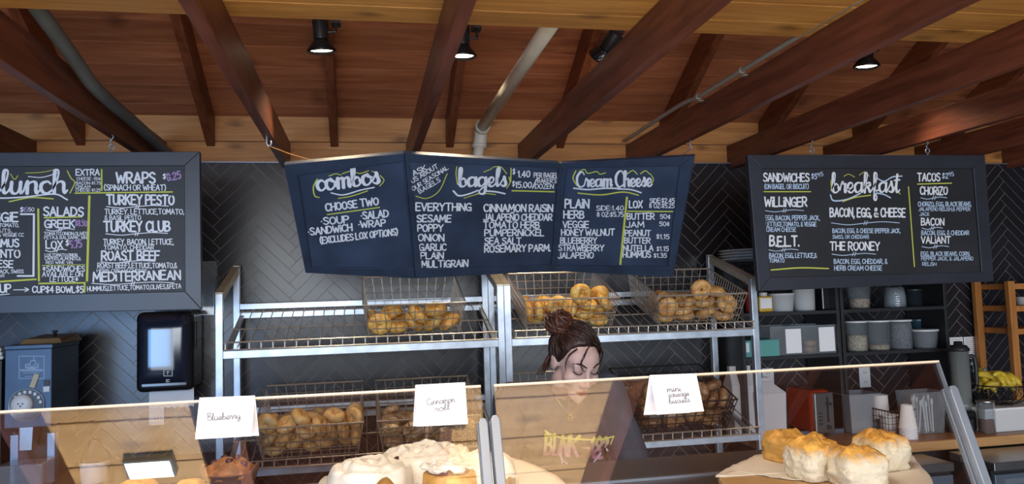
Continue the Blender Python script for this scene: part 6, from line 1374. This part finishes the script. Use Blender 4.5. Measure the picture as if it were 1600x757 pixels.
MB().lathe([(0, 0), (.012, 0), (.011, .012), (0, .012)], X3 @ Vector((.018, -.0145, tz0 + .035)), 16, Matrix.Rotation(math.radians(90), 4, 'X')).build('dial', M['black'], t)
mb = MB()
for k in range(4): mb.box((-.036, -.0158, tz0 + .05 + k * .018), (-.016, -.0144, tz0 + .058 + k * .018), X3)
mb.build('buttons', M['black'], t)
for s in (-1, 1): MB().box((s * w3 * .45 - .012, .03, tz1 + .0002), (s * w3 * .45 + .012, .21, tz1 + .0015), X3).build('bread_slot', M['black'], t)
for u in (-1, 1):
    for v in (.03, .21): MB().lathe([(0, 0), (.010, 0), (.010, .0115), (0, .0115)], X3 @ Vector((u * w3 * .7, v, CT + .0004)), 10).build('foot', M['black'], t)
a, b = atY(1330, 668, 3.62), atY(1376, 616, 3.62)
t = thing('storage_bin', 'cloudy square bin on the wooden counter, right of the toaster', 'bin', ((a.x + b.x) / 2, 3.70, CT)); z0 = CT + .0006
def vat(t, x0, x1, y0, y1, z0, z1, k, mat, name='body'):
    mb = MB(); xm, ym = (x0 + x1) / 2, (y0 + y1) / 2; R = lambda s, z: [(xm + (x - xm) * s, ym + (y - ym) * s, z) for x, y in ((x0, y0), (x1, y0), (x1, y1), (x0, y1))]
    A, B, Cc, D = R(k, z0), R(1, z1), R(1 * .96, z1), R(k * .95, z0 + .004)
    mb.add(A + B + Cc + D, [(3, 2, 1, 0)] + [(i, (i + 1) % 4, 4 + (i + 1) % 4, 4 + i) for i in range(4)] + [(4 + i, 4 + (i + 1) % 4, 8 + (i + 1) % 4, 8 + i) for i in range(4)] + [(8 + i, 8 + (i + 1) % 4, 12 + (i + 1) % 4, 12 + i) for i in range(4)] + [(12, 13, 14, 15)])
    return mb.build(name, mat, t, bevel=.004)
vat(t, a.x, b.x, 3.62, 3.78, z0, b.z, .9, M['milky'])
MB().tube([(a.x - .001, 3.619, b.z), (b.x + .001, 3.619, b.z), (b.x + .001, 3.781, b.z), (a.x - .001, 3.781, b.z)], .0045, 6, True).build('rim', M['milky'], t)
MB().box((a.x + .016, 3.637, z0 + .006), (b.x - .016, 3.763, z0 + .07)).build('contents', M['oats'], t, bevel=.004)
# wire basket holding paper cups and bowls
a, b = atY(1376, 660, 3.56), atY(1417, 614, 3.56); wx0, wx1, wz0 = a.x, b.x, CT + .0025; wz1 = wz0 + .125; wy0, wy1 = 3.50, 3.66
t = thing('wire_basket', 'small black wire basket of paper cups and bowls on the wooden counter', 'basket', ((wx0 + wx1) / 2, 3.58, CT))
RR = lambda z: [(wx0, wy0, z), (wx1, wy0, z), (wx1, wy1, z), (wx0, wy1, z)]
MB().tube(RR(wz1), .0035, 6, True).build('rim', M['wiredark'], t)
mb = MB()
for k in range(8):
    u = k / 7; x = wx0 + (wx1 - wx0) * u; y = wy0 + (wy1 - wy0) * u
    for yy in (wy0, wy1): mb.tube([(x, yy, wz0), (x, yy, wz1)], .0015, 4)
    for xx in (wx0, wx1): mb.tube([(xx, y, wz0), (xx, y, wz1)], .0015, 4)
    mb.tube([(x, wy0, wz0), (x, wy1, wz0)], .0015, 4)
for z in (wz0, wz0 + .03, wz0 + .06, wz0 + .09): mb.tube(RR(z), .0015, 4, True)
mb.build('mesh', M['wiredark'], t)
def cup(x, y, z, r, h, lab, grp, flip=False, name='paper_cup', taper=.72):
    pr_ = [(0, .002), (r * taper, .002), (r * taper, 0), (r * taper + .001, 0), (r, h - .004), (r + .003, h - .003), (r + .003, h), (r - .001, h), (r * taper - .001, .004), (0, .004)]
    if flip: pr_ = [(q, h - zz) for q, zz in reversed(pr_)]
    return tag(MB().lathe(pr_, (x, y, z), 28).build(name, M['paper'], smooth=True, fix=True), lab, 'cup' if name == 'paper_cup' else 'bowl', grp)
for k in range(4): cup(wx0 + .048, 3.56, wz0 + .002 + k * .017, .043, .045, 'white paper bowl nested in the wire basket on the wooden counter', 'paper bowls in the wire basket', name='paper_bowl', taper=.78)
x, r = pxw(1381, 1406, 610, 3.62); z_ = wz0 + .002
zc = atY(1393, 630, 3.60).z
for k in range(3): cup(wx0 + .052, 3.62, wz0 + .002 + .0 + k * .035, .038, .12, 'wide white paper cup standing at the back of the small wire basket', 'wide cups in the wire basket', True, taper=.88) if k == 2 else None
xs = atY(1417, 640, 3.44).x
for k in range(5): cup(xs, 3.44, CT + .0008 + k * .0125, .041, .115, 'white paper cup nested upside down in the stack beside the wire basket', 'stack of paper cups on the wooden counter', True, taper=.62)
a, b = atY(1430, 660, 3.48), atY(1479, 612, 3.48)
t = thing('storage_bin', 'clear bin of white plastic cutlery behind the glass end post', 'bin', ((a.x + b.x) / 2, 3.55, CT)); vat(t, a.x, b.x, 3.48, 3.62, CT + .0006, b.z, .82, M['clear'])
for k in range(12):
    x = random.uniform(a.x + .04, b.x - .04); y = random.uniform(3.51, 3.58); dx, dy = random.uniform(-.02, .02), random.uniform(-.02, .02); zt = CT + random.uniform(.13, .17)
    v = [(x - .004, y, CT + .006), (x + .004, y, CT + .006), (x + .004 + dx, y + dy, zt), (x - .004 + dx, y + dy, zt)]
    o = MB().prism([Vector(p) for p in v], (0, .0015, 0)).lathe([(0, -.002), (.007, 0), (.008, .012), (.005, .026), (0, .03)], (x + dx, y + dy, zt), 10, sy=.35).build('plastic_spoon', M['white']); tag(o, 'white plastic spoon standing in the clear cutlery bin', 'spoon', 'spoons in the clear bin')
x, r = pxw(1489, 1511, 580, 3.55)
t = thing('blender', 'grey blender jug with a black lid, right of the shelves', 'blender', (x, 3.55, CT))
MB().box((x - .07, 3.48, CT + .0006), (x + .07, 3.63, CT + .105)).build('base', M['blackgloss'], t, bevel=.02, seg=3)
zb0 = CT + .1058; zb1 = atY(1498, 549, 3.55).z
MB().lathe([(0, 0), (.048, 0), (.052, .03), (.046, .035), (r + .004, zb1 - zb0), (r + .001, zb1 - zb0), (.043, .04), (0, .04)], (x, 3.55, zb0), 24).build('jug', plain('frosted_jug', (.17, .19, .19), .3), t, True)
MB().lathe([(0, 0), (r + .009, 0), (r + .010, .012), (r - .004, .03), (.022, .032), (.020, .05), (0, .05)], (x, 3.55, zb1 + .0006), 24).build('lid', M['black'], t, True)
MB().tube(catmull([(x + .045, 3.54, zb1 - .03), (x + .075, 3.53, zb1 - .04), (x + .075, 3.53, zb0 + .12), (x + .05, 3.54, zb0 + .09)], 5), .010, 8).build('handle', M['black'], t, True)
# crock with a scoop, dark tray, glass jar
x, r = pxw(1512, 1536, 600, 3.60); zt = atY(1524, 606, 3.60).z
t = thing('utensil_crock', 'black crock holding steel tools, between the blender and the bananas', 'crock', (x, 3.60, CT)); MB().lathe([(0, 0), (.05, 0), (.056, zt - CT), (.052, zt - CT), (.046, .006), (0, .006)], (x, 3.60, CT + .0006), 26).build('body', M['blackgloss'], t, True)
for k, (x0, y0, x1, y1, w) in enumerate(((1516, 606, 1508, 580, .012), (1526, 604, 1520, 572, .016), (1530, 606, 1540, 582, .014))):
    p, q = atY(x0, y0 + 12, 3.60), atY(x1, y1, 3.57); tag(MB().tube([p, p.lerp(q, .6), q], [.004, .004, .003], 6).lathe([(0, -w * .3), (w, 0), (w * 1.1, w * .7), (w * .6, w * 1.7), (0, w * 1.9)], q, 14, sy=.5).build('steel_scoop', M['alu'], smooth=True), ('short', 'tall middle', 'right leaning')[k] + ' steel scoop standing in the black crock', 'scoop', 'scoops in the black crock')
a, b = atY(1494, 664, 3.46), atY(1519, 640, 3.46); t = thing('knock_box', 'low black box left of the glass jar on the wooden counter', 'box', ((a.x + b.x) / 2, 3.5, CT))
MB().box((a.x, 3.45, CT + .0006), (b.x, 3.56, CT + .07)).build('body', M['black'], t, bevel=.006); MB().tube([(a.x - .004, 3.50, CT + .078), (b.x + .004, 3.50, CT + .078)], .007, 8).build('bar', M['alu'], t, True)
tub(1519, 1541, 630, 3.44, CT, M['clear'], 'glass jar of dark red spice left of the white box', 'jar', 'jar', .95, True, (.45, plain('red_spice', (.14, .04, .02), .8, var=.4, vscale=60), 6), lidmat=M['inox'])
# white box, wire bowl, bananas
a, b = atY(1541, 668, 3.42), atY(1541, 640, 3.42); bxx0 = a.x; bxx1 = a.x + .38; bz = b.z
t = thing('carton', 'white carton under the wire fruit bowl', 'box', ((bxx0 + bxx1) / 2, 3.50, CT))
MB().box((bxx0, 3.42, CT + .0006), (bxx1, 3.62, bz - .012)).build('body', M['white'], t, bevel=.003); MB().box((bxx0 - .003, 3.417, bz - .0118), (bxx1 + .003, 3.623, bz)).build('lid', M['paper'], t, bevel=.002)
fc = Vector(((bxx0 + .195), 3.53, bz + .0032)); fr = .145; fh = atY(1560, 605, 3.45).z - bz
t = thing('fruit_bowl', 'black scrolled wire bowl of bananas on the white carton', 'fruit bowl', fc)
ring = lambda r_, z: [fc + Vector((r_ * math.cos(2 * math.pi * k / 40), r_ * math.sin(2 * math.pi * k / 40), z)) for k in range(40)]
MB().tube(ring(fr, fh), .0035, 6, True).build('rim', M['wiredark'], t, True); MB().tube(ring(.055, 0), .003, 6, True).tube([fc + Vector((-.055, 0, 0)), fc + Vector((.055, 0, 0))], .003, 5).tube([fc + Vector((0, -.055, 0)), fc + Vector((0, .055, 0))], .003, 5).build('base_ring', M['wiredark'], t, True)
mb = MB()
for k in range(20):
    a_ = 2 * math.pi * k / 20; E = lambda r_, z, da=0: fc + Vector((r_ * math.cos(a_ + da), r_ * math.sin(a_ + da), z))
    mb.tube(catmull([E(.055, 0), E(.10, fh * .18, .06), E(.132, fh * .5, .12), E(fr, fh, .1)], 4), .0018, 5)
    sp_ = [E(.134 + .004 * q, fh * .68 + .024 * (1 - q / 11) * math.sin(q * .9), .13 + .17 * (1 - q / 11) * math.cos(q * .9)) for q in range(11)]; mb.tube(sp_, .0017, 5)
mb.build('scroll_wires', M['wiredark'], t, True)
M['banana'] = plain('banana_yellow', (.72, .52, .05), .45, var=.14, vscale=18, rand=.08); M['stem'] = plain('banana_stem', (.20, .16, .05), .7)
def banana(c, rz, tilt, lab, ln=.17, r=.0195):
    R_ = Matrix.Translation(c) @ Matrix.Rotation(rz, 4, 'Z') @ Matrix.Rotation(tilt, 4, 'Y'); t = thing('banana', lab, 'banana', c, 'bananas in the wire bowl')
    P = []; rr = []
    for k in range(13):
        u = -1 + 2 * k / 12; aa = u * .75; P.append(R_ @ Vector((math.sin(aa) * ln * .62, 0, math.cos(aa) * ln * .62 - ln * .62))); rr.append(r * (1 - abs(u) ** 4 * .75) if abs(u) < .99 else r * .2)
    MB().tube(P, rr, 6).build('fruit', M['banana'], t, True); e = (P[-1] - P[-2]).normalized(); MB().tube([P[-1] - e * .004, P[-1] + e * .022], [.006, .0045], 6).build('stem', M['stem'], t, True)
for k in range(9):
    a_ = 2.1 + k * .52; row = k % 2
    banana(fc + Vector((-.02 + .055 * math.cos(a_), .055 * math.sin(a_), fh + .012 + .035 * row)), a_ + 1.57 + .2 * row, random.uniform(-.3, .3) + (.35 if row else .1), 'ripe yellow banana heaped in the wire bowl at right')
for k in range(4): banana(fc + Vector((-.06 + .035 * k, -.055 + .012 * k, fh + .055 - .006 * k)), 1.3 + .18 * k, -.25, 'ripe yellow banana heaped in the wire bowl at right', .16)
# pine ladder shelf in the corner
p0, p1 = atY(1565, 440, 3.74), atY(1580, 600, 3.74); lx = p0.x + .005
t = thing('ladder_shelf', 'orange pine shelf rack at the right edge', 'shelf rack', (lx + .3, 3.85, CT))
for x in (lx, lx + .62):
    for y in (3.70, 3.94): MB().box((x, y, CT + .0006), (x + .042, y + .03, p0.z + .0)).build('upright', M['ladder'], t, bevel=.002)
for z, nm in ((p0.z - .035, 0), (atY(1590, 484, 3.7).z, 1), (atY(1590, 520, 3.7).z, 2)):
    MB().box((lx + .043, 3.70, z - .012), (lx + .619, 3.97, z + .020)).build('shelf', M['ladder'], t, bevel=.002)
z = atY(1590, 484, 3.7).z + .0206; x = atY(1601, 470, 3.8).x
tub(1592, 1612, 465, 3.80, z, M['white'], 'small white pot on the orange pine shelf rack', 'pot', 'pot', .9)
# notices on the wall
for x0, y0, x1, y1, lab in ((1486, 527, 1504, 561, 'left of the two small white notices on the tiled wall'), (1508, 526, 1529, 561, 'right of the two small white notices on the tiled wall')):
    a, b = atY(x0, y1, 3.994), atY(x1, y0, 3.994); t = thing('notice', lab, 'notice', ((a.x + b.x) / 2, 3.994, a.z), 'notices on the wall')
    MB().box((a.x, 3.9935, a.z), (b.x, 3.9955, b.z)).build('sheet', M['paper'], t); mb = MB()
    for k in range(9): z = b.z - .012 - k * (b.z - a.z - .02) / 9; mb.box((a.x + .006, 3.9929, z - .0012), (b.x - .008 - .012 * ((k * 7) % 3), 3.9934, z + .0012))
    mb.build('lines_of_print', M['ink'], t)
